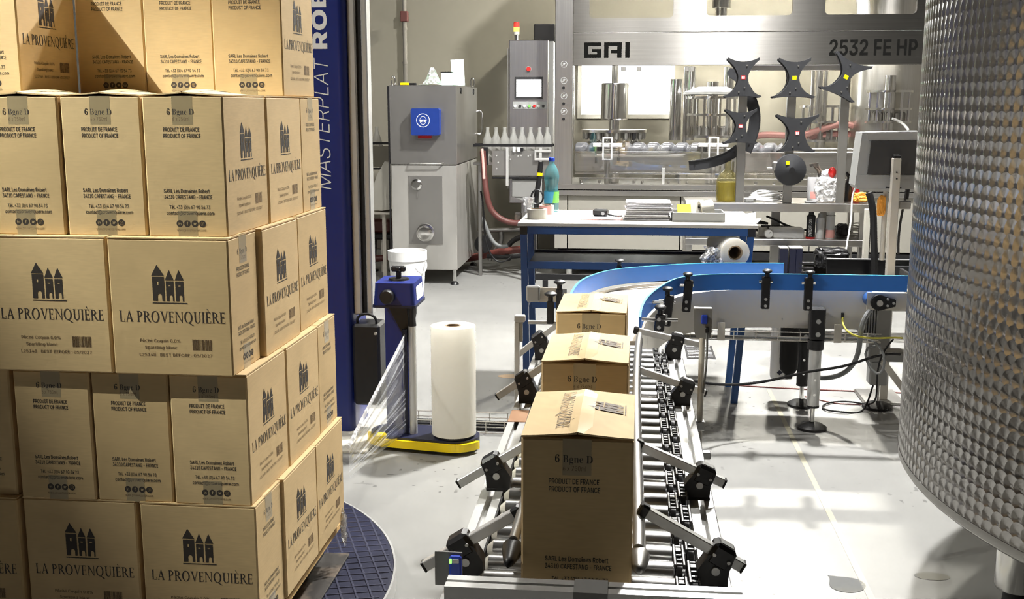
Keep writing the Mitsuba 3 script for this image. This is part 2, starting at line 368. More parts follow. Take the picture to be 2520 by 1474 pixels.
fr = sbox(*WIN).buffer(.02, join_style=2).difference(sbox(WIN[0] + .02, WIN[1] + .02, WIN[2] - .02, WIN[3] - .02))
part(wk, 'frame', exy(fr, 11.27, 11.36), 'm_offwhite')
part(wk, 'pane', cb(WIN[0], 11.40, 1.465, WIN[2], 11.41, WIN[3], 0), 'm_white', **EM((9, 9.3, 9)))
part(wk, 'lower_pane', cb(WIN[0], 11.39, WIN[1], WIN[2], 11.41, 1.4635, 0), 'm_white', **EM((.62, .80, .75)))

for i, (p, r, e) in enumerate(LAMPS):
    k = thing('ceiling_lamp', ['round hall lamp hanging above the steel bench', 'added round lamp above the blue workbench, brightening the conveyor boxes', 'round hall lamp hanging left of the stretch wrapper', 'added round lamp behind the filling machine, brightening the back wall'][i], 'lamp', 'hall lamps under the ceiling')
    part(k, 'housing', lathe([(0, .22), (r * .7, .2), (r + .03, .02), (r + .03, 0), (r + .012, 0), (r + .012, .015), (0, .03)], p, 32), 'm_grey_panel', 30)
    part(k, 'rod', cyl((p[0], p[1], p[2] + .2), (p[0], p[1], 5.2), .012), 'm_black', 30)
    part(k, 'lens', lathe([(0, -.002), (r, 0), (r, .012), (0, .014)], p, 32), 'm_white', **EM(e, [4, 2, 2, 1.5][i]))

k = thing('work_lamp', 'shaded work lamp hanging over the stretch wrapper', 'lamp'); p = np.array(SPOT[0]); d = np.array(SPOT[1]) - p; d /= np.linalg.norm(d)
part(k, 'shade', tube([p - d * .16, p - d * .13, p - d * .02], [.03, .07, .09], 24, False), 'm_black', 40)
part(k, 'rod', cyl(tuple(p - d * .15), (p[0] - d[0] * .15, p[1] - d[1] * .15, 5.2), .012), 'm_black', 30)

# ================================================================== THE PALLET OF WINE BOXES
BW, BL, BH = .187, .284, .316
narrow = [('hard', at2(text('6 Bgne D', .0128, 'serif', erode=.010, size=80, width=.335 * BW), .305 * BW, .870 * BH)),
          ('soft', at2(text('6 x 750ml', .0088, 'sans', 400, size=40, width=.21 * BW), .375 * BW, .825 * BH)),
          ('hard', at2(text('PRODUIT DE FRANCE', .0092, 'sans', 520, size=40, width=.45 * BW), .25 * BW, .752 * BH)),
          ('hard', at2(text('PRODUCT OF FRANCE', .0092, 'sans', 520, size=40, width=.46 * BW), .25 * BW, .708 * BH)),
          ('hard', at2(text('SARL Les Domaines Robert', .0090, 'sans', 520, size=40, width=.57 * BW), .22 * BW, .318 * BH)),
          ('hard', at2(text('34310 CAPESTANG - FRANCE', .0090, 'sans', 520, size=40, width=.60 * BW), .22 * BW, .276 * BH)),
          ('hard', at2(text('Tél. +33 (0)4 67 90 54 73', .0084, 'sans', 500, size=40, width=.51 * BW), .28 * BW, .204 * BH)),
          ('hard', at2(text('contact@provenquiere.com', .0084, 'sans', 500, size=40, width=.60 * BW), .24 * BW, .161 * BH)),
          ('soft', at2(text('www.provenquiere.com', .0058, 'sans', 400, size=36, width=.37 * BW), .36 * BW, .042 * BH))]
disc = lambda x: Point(x * BW, .098 * BH).buffer(.0078, quad_segs=6)
bird = affinity.scale(Polygon([(-1, -.6), (.2, -.8), (.8, .1), (1, .6), (.4, .6), (0, .3), (-.6, .7), (-.9, .3), (-.5, -.2)]), .0042, .0042, origin=(0, 0))
cam_ = affinity.scale(rrect(-1, -1, 1, 1, .35).difference(rrect(-.72, -.72, .72, .72, .25)).union(Point(0, 0).buffer(.42).difference(Point(0, 0).buffer(.2))), .0040, .0040, origin=(0, 0))
narrow += [('icon', disc(.40).difference(at2(text('in', .0062, 'sans', 700, size=36, center=True), .40 * BW, .098 * BH - .003))),
           ('icon', disc(.495).difference(at2(text('f', .0072, 'sans', 800, size=36, center=True), .495 * BW, .098 * BH - .0036))),
           ('icon', disc(.59).difference(at2(bird, .59 * BW, .098 * BH))), ('icon', disc(.685).difference(at2(cam_, .685 * BW, .098 * BH)))]
bars, xx = [], 0
for w in RNG.integers(1, 4, 22): bars.append(sbox(xx, 0, xx + w * .55, 1)); xx += (w + RNG.integers(1, 3)) * .55
bars = affinity.scale(unary_union(bars), .165 * BL / xx, .080 * BH, origin=(0, 0))
broad = [('logo', at2(castle(.29 * BL), .355 * BL, .523 * BH)), ('hard', at2(romans('LA PROVENQUIÈRE', .0255, .88 * BL), .07 * BL, .395 * BH)),
         ('soft', at2(text('Pêché Coquin 0.0%', .0075, 'sans', 450, size=36, width=.34 * BL), .23 * BL, .247 * BH)),
         ('soft', at2(text('Sparkling blanc', .0075, 'sans', 450, size=36, width=.27 * BL), .27 * BL, .197 * BH)),
         ('soft', at2(text('L25148   BEST BEFORE : 05/2027', .0070, 'sans', 450, size=36, width=.61 * BL), .22 * BL, .143 * BH)),
         ('bars', at2(bars, .67 * BL, .193 * BH))]
top_l = [('mid', at2(romans('LA PROVENQUIÈRE', .020, .80 * BL), .06 * BL, 0))]
def join_flat(items, tone, A):
    g = [p for t, p in items if t == tone]
    return cat([flat(p, A) for p in g]) if g else None
e = .0007
F_FRONT = face((-BW / 2, -BL / 2 - e, 0), (1, 0, 0), (0, 0, 1))
F_RIGHT = face((BW / 2 + e, -BL / 2, 0), (0, 1, 0), (0, 0, 1))
F_LEFT = face((-BW / 2 - e, BL / 2, 0), (0, -1, 0), (0, 0, 1))
def dome(sign, rise):
    """One long top flap, hinged on its long edge and lifting towards the middle seam."""
    nx, ny = 7, 13
    x = np.linspace(0, 1, nx); y = np.linspace(-1, 1, ny)
    up = lambda a, b: rise * (a ** 1.3) * (1 - .55 * b * b) + .0005
    top = np.array([[sign * (BW / 2 - a * (BW / 2 - .0008)), b * BL / 2, BH + up(a, b) + .003] for a in x for b in y])
    bot = top - [0, 0, .003]
    v = np.vstack([top, bot]); f, n = [], nx * ny
    for i in range(nx - 1):
        for j in range(ny - 1):
            q = i * ny + j
            f += [[q, q + ny, q + ny + 1], [q, q + ny + 1, q + 1], [n + q, n + q + ny + 1, n + q + ny], [n + q, n + q + 1, n + q + ny + 1]]
    edge = [i * ny for i in range(nx)] + [(nx - 1) * ny + j for j in range(1, ny)] + [i * ny + ny - 1 for i in range(nx - 2, -1, -1)] + list(range(ny - 2, 0, -1))
    for a, b in zip(edge, edge[1:] + edge[:1]): f += [[a, a + n, b + n], [a, b + n, b]]
    m = M(v, f); m.fix_normals(); return m
def tape_top(rise):
    y = np.linspace(-BL / 2, BL / 2, 13); up = rise * (1 - .55 * (y / (BL / 2)) ** 2) + .0046
    v, f = [], []
    for yy, u in zip(y, up): v += [[-.024, yy, BH + u - rise * .28], [0, yy, BH + u], [.024, yy, BH + u - rise * .28]]
    for i in range(12):
        for j in (0, 1): q = 3 * i + j; f += [[q, q + 1, q + 4], [q, q + 4, q + 3]]
    return M(v, f)
BOX = {'body': [mikit.ply(cb(-BW / 2, -BL / 2, 0, BW / 2, BL / 2, BH, .0035), f'm_card_{i}', False) for i in range(3)],
       'flap': {r: [[mikit.ply(dome(sg, r), f'm_card_{i}', 30) for sg in (-1, 1)] for i in range(3)] for r in (.0, .012, .016)},
       'tape_front': mikit.ply(cat(cb(-.024, -BL / 2 - .0004, .80 * BH, .024, -BL / 2, BH, 0)), 'm_tape'),
       'tape_low': mikit.ply(cat(cb(-.023, -BL / 2 - .0004, 0, .023, -BL / 2, .19 * BH, 0)), 'm_tape'),
       'tape_seam': {r: mikit.ply(tape_top(r), 'm_tape_clear') for r in (.0, .012, .016)},
       'front': [('icon' if t == 'icon' else 'lettering', mikit.ply(flat(g, F_FRONT), 'm_print_soft' if t == 'soft' else 'm_print')) for t, g in narrow],
       'right': [], 'left': []}
for c, F_ in (('right', F_RIGHT), ('left', F_LEFT)):
    for t, g in broad: BOX[c].append(({'logo': 'logo', 'bars': 'barcode_print'}.get(t, 'lettering'), mikit.ply(flat(g, F_), 'm_print' if t in ('logo', 'hard') else 'm_print_soft')))
def put(k, name, d, W):
    kk = key(k + '__' + name); scene[kk] = {**d, 'to_world': W}
def wine_box(label, x, y, z, rz, group, rise=.0, tone=0, sides='frl', top=False):
    """x, y: centre; rz: the narrow front looks to -y at 0 and to +x at 90."""
    k = thing('wine_box', label, 'cardboard box', group)
    W = T().translate([x, y, z]).rotate([0, 0, 1], rz)
    put(k, 'body', BOX['body'][tone], W)
    for j in (0, 1): put(k, 'flap', BOX['flap'][rise][tone][j], W)
    put(k, 'tape', BOX['tape_seam'][rise], W)
    if 'f' in sides:
        put(k, 'tape', BOX['tape_front'], W); put(k, 'tape', BOX['tape_low'], W)
        for nm, d in BOX['front']: put(k, nm, d, W)
    for c, nm in (('r', 'right'), ('l', 'left')):
        if c in sides:
            for n2, d in BOX[nm]: put(k, n2, d, W)
    if top: put(k, 'top_lettering', TOPP[0], W); put(k, 'top_logo', TOPP[1], W)
    return k
# print on the top flaps: the name along the left flap, the towers on the right one
def lift(m, rise):
    m = cat([m.subdivide_to_size(.02)]) if len(m.faces) else m
    v = m.vertices; a = np.clip(1 - np.abs(v[:, 0]) / (BW / 2), 0, 1); b = v[:, 1] / (BL / 2)
    v[:, 2] = BH + rise * a ** 1.3 * (1 - .55 * b * b) + .0052; m.vertices = v; return m
nm_ = romans('LA PROVENQUIÈRE', .023, .80 * BL)
tp = [flat(nm_, face((-.038, BL / 2 - .03, 0), (0, -1, 0), (1, 0, 0))), flat(castle(.062), face((.026, -.010, 0), (0, 1, 0), (-1, 0, 0)) @ mat4((-.0, -.055, 0)))]
TOPP = [mikit.ply(lift(m, .016), 'm_print_mid') for m in tp]

Z0, ROW = .232, .318
PALG = ['boxes in the lowest layer of the pallet', 'boxes in the second layer of the pallet', 'boxes in the third layer of the pallet', 'boxes in the fourth layer of the pallet', 'boxes in the top layer of the pallet']
PX = [-.858, -.866, -.890, -.897, -.897]      # right side of each layer
PYF = [2.382, 2.384, 2.366, 2.392, 2.856]       # front of each layer
side_n = ['lowest', 'second', 'third', 'fourth', 'top']
def jit(a=.5): return random.uniform(-a, a)
for r in (0, 2):       # broad faces in front; right side: narrow, broad, broad
    z, xr, yf = Z0 + r * ROW, PX[r], PYF[r]
    xs = [xr - .142, xr - .142 - (.291 if r else .297), xr - .142 - (.584 if r else .592)]
    for i, x in enumerate(xs):
        pos = ['right corner box of the %s pallet layer, towers on its broad front', 'second box from the corner in the %s pallet layer, towers on its broad front',
               'third box from the corner in the %s pallet layer, towers on its broad front'][i] % side_n[r]
        wine_box(pos, x, yf + BW / 2 + [0, .006, -.004][i], z, 90 + jit(.4), PALG[r], .0, (i + r) % 3, 'fl')
    y = yf + BW
    for i in range(2):
        g = [.012, .016][i] if r else .004
        y += g
        wine_box(['middle', 'rear'][i] + f' box on the conveyor side of the {side_n[r]} pallet layer, showing the towers', xr - BW / 2 + (.012 if r and i == 0 else .008), y + BL / 2, z, jit(.4), PALG[r], .0, (i + 1) % 3, 'r')
        y += BL
for r in (1, 3):       # narrow faces in front; right side: broad, broad, narrow
    z, xr, yf = Z0 + r * ROW, PX[r], PYF[r]
    for i in range(4 if r == 1 else 3):
        names = ['right corner box', 'second box from the right', 'third box from the right', 'fourth box from the right']
        wine_box(f'{names[i]} on the front of the {side_n[r]} pallet layer, narrow address front', xr - BW / 2 - i * (.1925 if r == 1 else .1945) - (0 if i < 3 else .012), yf + BL / 2 + [0, .004, .002, .012][i], z, jit(.35), PALG[r], .012 if r == 3 else .0, (i + r) % 3, 'fr' if i == 0 else 'f')
    wine_box(f'middle box on the conveyor side of the {side_n[r]} pallet layer, showing the towers', xr - BW / 2 + .003, yf + BL * 1.5 + .005, z, jit(.3), PALG[r], .0, 1, 'r')
    wine_box(f'rear box on the conveyor side of the {side_n[r]} pallet layer, narrow address side outwards', xr - BL / 2 + .002, yf + BL * 2 + .009 + BW / 2, z, 90, PALG[r], .0, 2, 'f')
for i, (x, dy) in enumerate([(-1.1765, .0), (-1.366, .002), (-1.5555, .001)]):      # carry the top layer
    wine_box(['first', 'second', 'third'][i] + ' box hidden in the fourth pallet layer below the top boxes', x, 2.684 + BL / 2 + dy, Z0 + 3 * ROW, 0, 'hidden boxes below the top pallet layer', .0, i % 3, '')
z, yf = Z0 + 4 * ROW, PYF[4]
for i in range(3):
    wine_box(['right end box of the top pallet layer, narrow address front', 'middle box of the top pallet layer, narrow address front', 'box in the shaded corner of the top pallet layer'][i],
             -.903 - BW / 2 - i * .1885, yf + BL / 2 + [0, .003, .006][i], z, jit(.3), PALG[4], .0, (i + 2) % 3, 'fr' if i == 0 else 'f')
wine_box('forward box of the top pallet layer, its shaded side showing the towers', -1.4672 - BW / 2, 2.5735 + BL / 2, z, .0, PALG[4], .0, 1, 'fr')

# pallet, channel iron, turntable
k = thing('wooden_pallet', 'wooden pallet under the stacked wine boxes', 'pallet')
px0, px1, py0, py1 = -2.035, -.868, 2.39, 3.17
bx1 = -.985
for i in range(7): part(k, 'deck_board', cb(px0, py0 + i * (py1 - py0 - .1) / 6, .209, px1, py0 + .1 + i * (py1 - py0 - .1) / 6, .230), 'm_wood')
for i in range(3): part(k, 'stringer_board', cb(px0 + i * (px1 - px0 - .1) / 2, py0, .188, px0 + .1 + i * (px1 - px0 - .1) / 2, py1, .2085), 'm_wood')
for i in range(3):
    for j in range(3): part(k, 'block', cb(px0 + i * (bx1 - px0 - .1) / 2, py0 + j * (py1 - py0 - .1) / 2, .104, px0 + .1 + i * (bx1 - px0 - .1) / 2, py0 + .1 + j * (py1 - py0 - .1) / 2, .1875), 'm_wood')
for j in range(3): part(k, 'skid_board', cb(px0, py0 + j * (py1 - py0 - .1) / 2, .0855, bx1, py0 + .1 + j * (py1 - py0 - .1) / 2, .1035), 'm_wood')
TC, TR = (-1.655, 2.955), .975
k = thing('wrapper_turntable', 'round navy turntable with diamond tread under the pallet', 'turntable')
part(k, 'plate', lathe([(0, .03), (TR - .03, .03), (TR, .04), (TR, .076), (TR - .004, .08), (0, .08)], (*TC, 0), 128), 'm_navy_dark', 30)
part(k, 'rim', ring(TR + .0005, TR + .007, .02, .079, (*TC, 0), 128), 'm_alu', 30)
part(k, 'pedestal', lathe([(0, 0), (TR - .12, 0), (TR - .12, .0295), (0, .0295)], (*TC, 0), 64), 'm_black')
rib = []
for ang in (16, 112):
    a = math.radians(ang); d = np.array([math.cos(a), math.sin(a)]); n_ = np.array([-d[1], d[0]])
    for o in np.arange(-TR + .03, TR, .043):
        hl = math.sqrt(max(TR ** 2 - o * o, 0)) - .012
        if hl < .05: continue
        c0 = np.array(TC) + n_ * o - d * hl; c1 = np.array(TC) + n_ * o + d * hl
        q = [c0 - n_ * .0045, c1 - n_ * .0045, c1 + n_ * .0045, c0 + n_ * .0045]; q2 = [c0 - n_ * .002, c1 - n_ * .002, c1 + n_ * .002, c0 + n_ * .002]
        rib.append(M([[*p, .0795] for p in q] + [[*p, .0825] for p in q2], [[4, 5, 6], [4, 6, 7], [0, 1, 5], [0, 5, 4], [2, 3, 7], [2, 7, 6], [1, 2, 6], [1, 6, 5], [3, 0, 4], [3, 4, 7]]))
mk('m_tread', S(50, 52, 70), .34, spec=.6)
part(k, 'tread_rib', cat(rib), 'm_tread', kind='stuff')
k = thing('channel_iron', 'rusty dark angle iron lying on the turntable beside the pallet', 'steel bar')
part(k, 'flange', cb(-.931, 2.30, .0832, -.852, 3.20, .0900), 'm_iron')
part(k, 'web', cb(-.940, 2.30, .0832, -.9314, 3.19, .155), 'm_iron')
# crumpled end of film at the pallet's rear corner
g = np.linspace(0, 1, 18); v, f = [], []
for a in g:
    for b in g:
        w = .012 + .05 * b; q = np.array([-.852 + .008 * math.sin(a * 19 + b * 7) + .02 * b * (1 - a) * .8, 3.12 + (a - .5) * w * 1.4, .262 - .095 * b + .008 * math.sin(a * 31 + b * 11)])
        v.append(q + RNG.normal(0, .002, 3))
for i in range(17):
    for j in range(17): q = i * 18 + j; f += [[q, q + 1, q + 19], [q, q + 19, q + 18]]
one('film_scrap', 'crumpled clear film end hanging at the foot of the pallet corner', 'plastic film', M(v, f), 'm_cling')

# ================================================================== THE STRETCH WRAPPER
k = thing('stretch_wrapper', 'tall navy stretch wrapper mast behind the pallet with white lettering', 'wrapping machine')
cxl, cxr, cyf = -1.62, -1.222, 4.74
part(k, 'mast', exz(rrect(cxl, cyf, cxr, cyf + .30, .035), .0, 3.1), 'm_navy', 30)
part(k, 'guide_profile', cb(-1.2205, cyf + .035, .55, -1.184, cyf + .11, 3.1, .006), 'm_alu')
part(k, 'guide_slot', cb(-1.1835, cyf + .05, .55, -1.160, cyf + .11, 3.1, .002), 'm_darkgap')
part(k, 'guide_profile', cb(-1.1595, cyf + .035, .55, -1.134, cyf + .11, 3.1, .006), 'm_alu')
part(k, 'cable_cover', cb(-1.2205, cyf - .01, .14, -1.095, cyf + .14, .515, .012), 'm_black')
part(k, 'cover_screw', cyl((-1.112, cyf - .016, .475), (-1.112, cyf - .009, .475), .007, 12), 'm_alu', 30)
part(k, 'cable', tube(curve([(-1.2, cyf + .02, .51), (-1.17, cyf + .0, .56), (-1.14, cyf + .0, .56), (-1.115, cyf + .02, .51)], 14), .006), 'm_black', 40)
part(k, 'foot_plate', cb(-1.75, cyf - .28, 0, -1.1, cyf + .4, .012, .003), 'm_offwhite')
A = face((-1.299, cyf - .0012, 1.118), (0, 0, 1), (-1, 0, 0))
w1 = text('MASTERPLAT', .062, 'sans', 250, size=90, width=.567, shear=10)
w2 = at2(text('ROBOT', .064, 'sans', 860, size=90, width=.42, shear=0), .605, 0)
part(k, 'lettering', flat(w1, A), 'm_white'); part(k, 'lettering', flat(w2, A), 'm_white')

k = thing('film_carriage', 'film carriage with navy head, aluminium post and yellow bumper base', 'film carriage')
fc = lambda m: spin(m, (-.85, 4.56, 0), rz=-10)
base = LineString([(-1.02, 4.60), (-.735, 4.60)]).buffer(.105, quad_segs=10)
part(k, 'base', fc(exz(base, .022, .062)), 'm_navy_dark', 30)
bum = base.buffer(.016).difference(base.buffer(.001)).intersection(sbox(-1.2, 4.3, -.4, 4.575)).union(sbox(-1.06, 4.482, -1.02, 4.4945))
part(k, 'bumper', fc(exz(bum, .018, .052)), 'm_yellow', 30)
part(k, 'bumper_end', fc(cb(-1.065, 4.478, .02, -1.02, 4.515, .075, .008)), 'm_yellow')
for x in (-1.0, -.75): part(k, 'wheel', fc(lathe([(0, -.012), (.02, -.012), (.02, .012), (0, .012)], (x, 4.6, .0202), 16, 'y')), 'm_black', 30)
part(k, 'back_panel', cb(-1.055, 4.665, .062, -.945, 4.70, .66, .004), 'm_navy')
part(k, 'film_roller', cyl((-.948, 4.575, .062), (-.948, 4.575, .53), .011, 14), 'm_navy_dark', 30)
part(k, 'post', cyl((-.917, 4.585, .062), (-.917, 4.585, .545), .0175, 20), 'm_alu_bright', 30)
part(k, 'handle_grip', lathe([(.012, .535), (.019, .545), (.016, .575), (.021, .60), (.021, .65), (.013, .655)], (-.917, 4.585, 0), 18), 'm_black', 40)
part(k, 'mounting_wedge', exy(Polygon([(-1.035, .645), (-.925, .645), (-.925, .47), (-.945, .47)]), 4.60, 4.66), 'm_black')
hd = exz(rrect(-1.065, 4.49, -.885, 4.72, .02), .645, .742)
hv = hd.vertices; hv[:, 0] = np.where(hv[:, 2] > .7, -.975 + (hv[:, 0] + .975) * .93, hv[:, 0]); hv[:, 1] = np.where(hv[:, 2] > .7, 4.605 + (hv[:, 1] - 4.605) * .93, hv[:, 1]); hd.vertices = hv
part(k, 'head', hd, 'm_navy', 25)
part(k, 'head_flange', exz(rrect(-1.069, 4.485, -.881, 4.725, .02), .638, .6485), 'm_navy_dark', 30)
part(k, 'front_knob', lathe([(0, -.04), (.026, -.04), (.031, -.032), (.031, -.008), (.022, 0), (0, 0)], (-1.0, 4.498, .688), 20, 'y'), 'm_black', 30)
part(k, 'top_plate', lathe([(0, 0), (.045, 0), (.042, .008), (0, .008)], (-.975, 4.60, .742), 24), 'm_black', 30)
part(k, 'top_knob', cat(lathe([(0, 0), (.012, 0), (.012, .03), (0, .03)], (-.975, 4.60, .75), 14), bc(-.975, 4.60, .79, .062, .022, .024, .008), bc(-.975, 4.60, .79, .022, .05, .02, .007)), 'm_black')
part(k, 'sticker', flat(rrect(0, 0, .14, .06, .006), face((-.8848, 4.54, .662), (0, 1, 0), (-.06, 0, 1))), 'm_white')
part(k, 'film_plug', cyl((-.735, 4.57, .062), (-.735, 4.57, .074), .088, 28), 'm_black', 30)
k = thing('film_roll', 'upright white roll of stretch film on the carriage base', 'film roll')
part(k, 'wound_film', ring(.034, .0965, .0745, .552, (-.735, 4.57, 0), 48), 'm_film_roll', 40)
part(k, 'core', ring(.028, .0338, .070, .553, (-.735, 4.57, 0), 32), 'm_cardtube', 40)
# the stretched film running from the carriage to the pallet
v, f, uv = [], [], []
NA, NB = 60, 24
for i in range(NA + 1):
    a = i / NA
    for j in range(NB + 1):
        b = j / NB
        p0 = np.array([-.945, 4.56, .505 - .43 * a]); p1 = np.array([-.838 + .002, 3.165, .452 - .10 * a])
        q = p0 + (p1 - p0) * b + np.array([.010 * math.sin(a * 34 + b * 3) * b * (1 - b), 0, 0])
        v.append(q); uv.append([a, b])
for i in range(NA):
    for j in range(NB): q = i * (NB + 1) + j; f += [[q, q + 1, q + NB + 2], [q, q + NB + 2, q + NB + 1]]
k = thing('stretch_film', 'clear streaked stretch film pulled from the carriage down to the pallet', 'plastic film')
scene[key(k + '__sheet')] = mikit.ply(M(v, f), 'm_film', False, uv=np.array(uv))
hem = [tube([np.array([-.946, 4.56, .507 - .003 * i]), np.array([-.8365, 3.16, .453 - .002 * i])], [.003, .006], 6) for i in range(3)]
part(k, 'rolled_hem', cat(hem), 'm_cling', 40)

# ================================================================== THE ROLLER CONVEYOR AND ITS BOXES
rc = thing('roller_conveyor', 'roller conveyor with aluminium rails carrying three wine boxes', 'conveyor')
def slot_rail(x0, x1, y0, y1, z0, z1):
    w = (x1 - x0 - .013) / 2
    P = unary_union([sbox(x0, z0, x1, z1 - .02), sbox(x0, z0, x0 + w, z1), sbox(x1 - w, z0, x1, z1)])
    return exy(P, y0, y1)
part(rc, 'side_rail', slot_rail(-.325, -.275, 1.70, 3.95, .53, .600), 'm_alu_bright')
part(rc, 'side_rail', slot_rail(.152, .204, 1.70, 3.95, .53, .600), 'm_alu_bright')
part(rc, 'outer_skirt', cb(.2045, 1.70, .44, .212, 3.95, .575, .001), 'm_black')
part(rc, 'inner_skirt', cb(-.2745, 1.72, .545, -.270, 3.95, .602, .0005), 'm_black')
part(rc, 'end_rail', exx(unary_union([sbox(1.655, .668, 1.70, .69), sbox(1.655, .668, 1.674, .711), sbox(1.682, .668, 1.70, .711)]), -.285, .195), 'm_alu_bright')
part(rc, 'end_rail_cover', cb(-.075, 1.652, .667, -.02, 1.703, .7122, 0), 'm_grey_panel')
for x in (-.30, .178):
    part(rc, 'end_bracket', cb(x - .02, 1.6565, .53, x + .02, 1.6985, .6675, .002), 'm_alu')
for x in (-.30, .178):
    for y in (1.78, 2.75, 3.8): part(rc, 'leg', cb(x - .02, y - .02, .0, x + .02, y + .02, .5295, .003), 'm_alu')
roll = mikit.ply(cat(cyl((-.255, 0, 0), (.100, 0, 0), .0248, 20)), 'm_roller', 30)
rend = mikit.ply(cat(lathe([(0, -.268), (.012, -.268), (.0242, -.2552), (0, -.2552)], (0, 0, 0), 20, 'x')), 'm_offwhite', 30)
ys = [1.775 + i * .0755 for i in range(29)]
for y in ys:
    W = T().translate([0, y, .595]); put(rc, 'roller', roll, W); put(rc, 'roller_cap', rend, W)
part(rc, 'chain_trough', cb(.1015, 1.72, .55, .1515, 3.95, .572, .001), 'm_black')
lk = []
for i, y in enumerate(ys):
    lk.append(lathe([(0, -.005), (.0235, -.005), (.0235, .005), (0, .005)], (.112, y, .595), 12, 'x')); lk.append(lathe([(0, -.005), (.0235, -.005), (.0235, .005), (0, .005)], (.137, y, .595), 12, 'x'))
part(rc, 'sprocket', cat(lk), 'm_black', 30, kind='stuff')
lk = []
for i in range(len(ys) - 1):
    x = .112 if i % 2 else .137
    for s in (-.0085, .0085): lk.append(cb(x + s - .0025, ys[i] - .012, .612, x + s + .0025, ys[i + 1] + .012, .621, .001))
    for j in range(5): lk.append(cb(x - .006, ys[i] - .006 + j * .0215, .614, x + .006, ys[i] + .002 + j * .0215, .619, .001))
part(rc, 'drive_chain', cat(lk), 'm_chain', kind='stuff')
ml = []
for i in range(60): ml.append(cb(.155, 1.72 + i * .037, .576, .1575, 1.745 + i * .037, .604, 0))
part(rc, 'rail_tape', cb(-.326, 2.98, .5998, -.274, 3.10, .6012, 0), 'm_rust')
def clamp(lbl, y, xb, sgn, inner, outer):
    """A black swivel clamp on the rail; its square arm slopes up to the guide bar."""
    k = thing('guide_clamp', lbl, 'rail clamp', 'black clamps along the roller conveyor')
    i, o = np.array([inner[0], 0, inner[1]]), np.array([outer[0], 0, outer[1]])
    d = (o - i) / np.linalg.norm(o - i); n_ = np.array([-d[2], 0, d[0]]) * (1 if d[0] > 0 else -1)
    ang = -math.degrees(math.atan2(d[2], d[0]))
    L = np.linalg.norm(o - i); c = (i + o) / 2
    bar = mv(bc(0, 0, 0, L, .020, .020, .0015), (c[0], y, c[2]), ry=ang)
    o = o + d * .022; L2 = np.linalg.norm(o - i); c = (i + o) / 2; bar = mv(bc(0, 0, 0, L2, .020, .020, .0015), (c[0], y, c[2]), ry=ang)
    part(k, 'arm', bar, 'm_alu_bright')
    part(k, 'end_cap', mv(bc(0, 0, 0, .004, .021, .021, .001), (o[0] + d[0] * .002, y, o[2] + d[2] * .002), ry=ang), 'm_black')
    t = (xb + sgn * .014 - i[0]) / d[0]; h = i + d * t            # where the arm passes the head
    hd = mv(bc(0, 0, 0, .046, .042, .046, .007), (h[0], y, h[2]), ry=ang)
    body = exy(Polygon([(xb - .024, .606), (xb + .024, .606), (xb + .026, .635), (h[0] + .022, h[2] + .002), (h[0] - .022, h[2] + .002), (xb - .026, .635)]).buffer(.003, quad_segs=2), y - .019, y + .019)
    part(k, 'body', body, 'm_black'); part(k, 'head', hd, 'm_black')
    part(k, 'foot', cb(xb - .028, y - .021, .6005, xb + .028, y + .021, .6065, .001), 'm_black_rubber')
    part(k, 'bolt', cyl((xb + sgn * .004, y - .024, .636), (xb + sgn * .004, y - .0205, .636), .008, 12), 'm_alu', 30)
    part(k, 'slot', mv(bc(0, 0, .0235, .026, .022, .002, 0), (h[0], y, h[2]), ry=ang), 'm_grey_panel')
    for dx in (-.015, .015): part(k, 'screw', cyl(tuple(h + d * dx + np.array([0, y - .0245, 0])), tuple(h + d * dx + np.array([0, y - .0205, 0])), .0035, 8), 'm_steel_dull', 30)
    part(k, 'joint', mv(bc(0, 0, 0, .020, .022, .026, .004), (i[0] - d[0] * .006, y, i[2] - d[2] * .006), ry=ang), 'm_black')
    return k
nth = ['nearest', 'second', 'third', 'farthest']
for n, (y, i, o) in enumerate([(1.953, (.046, .738), (.204, .650)), (2.42, (.042, .717), (.209, .646)), (3.22, (.042, .703), (.220, .644)), (3.83, (.046, .697), (.245, .656))]):
    clamp(f'{nth[n]} black clamp on the chain side rail of the roller conveyor', y, .170, 1, i, o)
for n, (y, i, o) in enumerate([(1.945, (-.200, .727), (-.352, .629)), (2.433, (-.208, .718), (-.361, .621)), (3.197, (-.215, .730), (-.361, .628)), (3.77, (-.222, .738), (-.360, .626))]):
    clamp(f'{nth[n]} black clamp on the rail of the roller conveyor facing the film roll', y, -.286, -1, i, o)
k = thing('guide_bar', 'long steel guide bar beside the boxes on the chain side, with pointed tip', 'guide rail')
gp = curve([(.030, 1.80, .728), (.031, 2.4, .722), (.036, 3.2, .712), (.05, 3.75, .70)], 24)
part(k, 'bar', tube(gp, .010, 12), 'm_steel_dull', 40); part(k, 'lower_bar', tube(gp + [0.004, 0.02, -.024], .010, 12), 'm_steel_bright', 40)
part(k, 'tip', lathe([(0, -.075), (.010, -.052), (.017, -.016), (.019, .0), (.0, .004)], (.031, 1.80, .715), 14, 'y'), 'm_steel_dull', 40)
k = thing('guide_bar', 'dark guide bar on the left of the front conveyor box, with pointed tip', 'guide rail')
gp = curve([(-.187, 1.80, .735), (-.188, 2.4, .73), (-.197, 3.2, .72), (-.21, 3.8, .71)], 24)
part(k, 'bar', tube(gp, .0085, 12), 'm_steel_dull', 40); part(k, 'lower_bar', tube(gp + [-.004, 0.02, -.024], .0085, 12), 'm_steel_dull', 40)
part(k, 'tip', lathe([(0, -.085), (.010, -.056), (.017, -.016), (.019, .0), (.0, .004)], (-.188, 1.80, .720), 14, 'y'), 'm_black', 40)
CG = 'boxes travelling on the roller conveyor'
wine_box('front box on the roller conveyor, address side dark, in front of the other two', -.0740, 1.752 + BL / 2, .6205, -.6, CG, .016, 0, 'f', True)
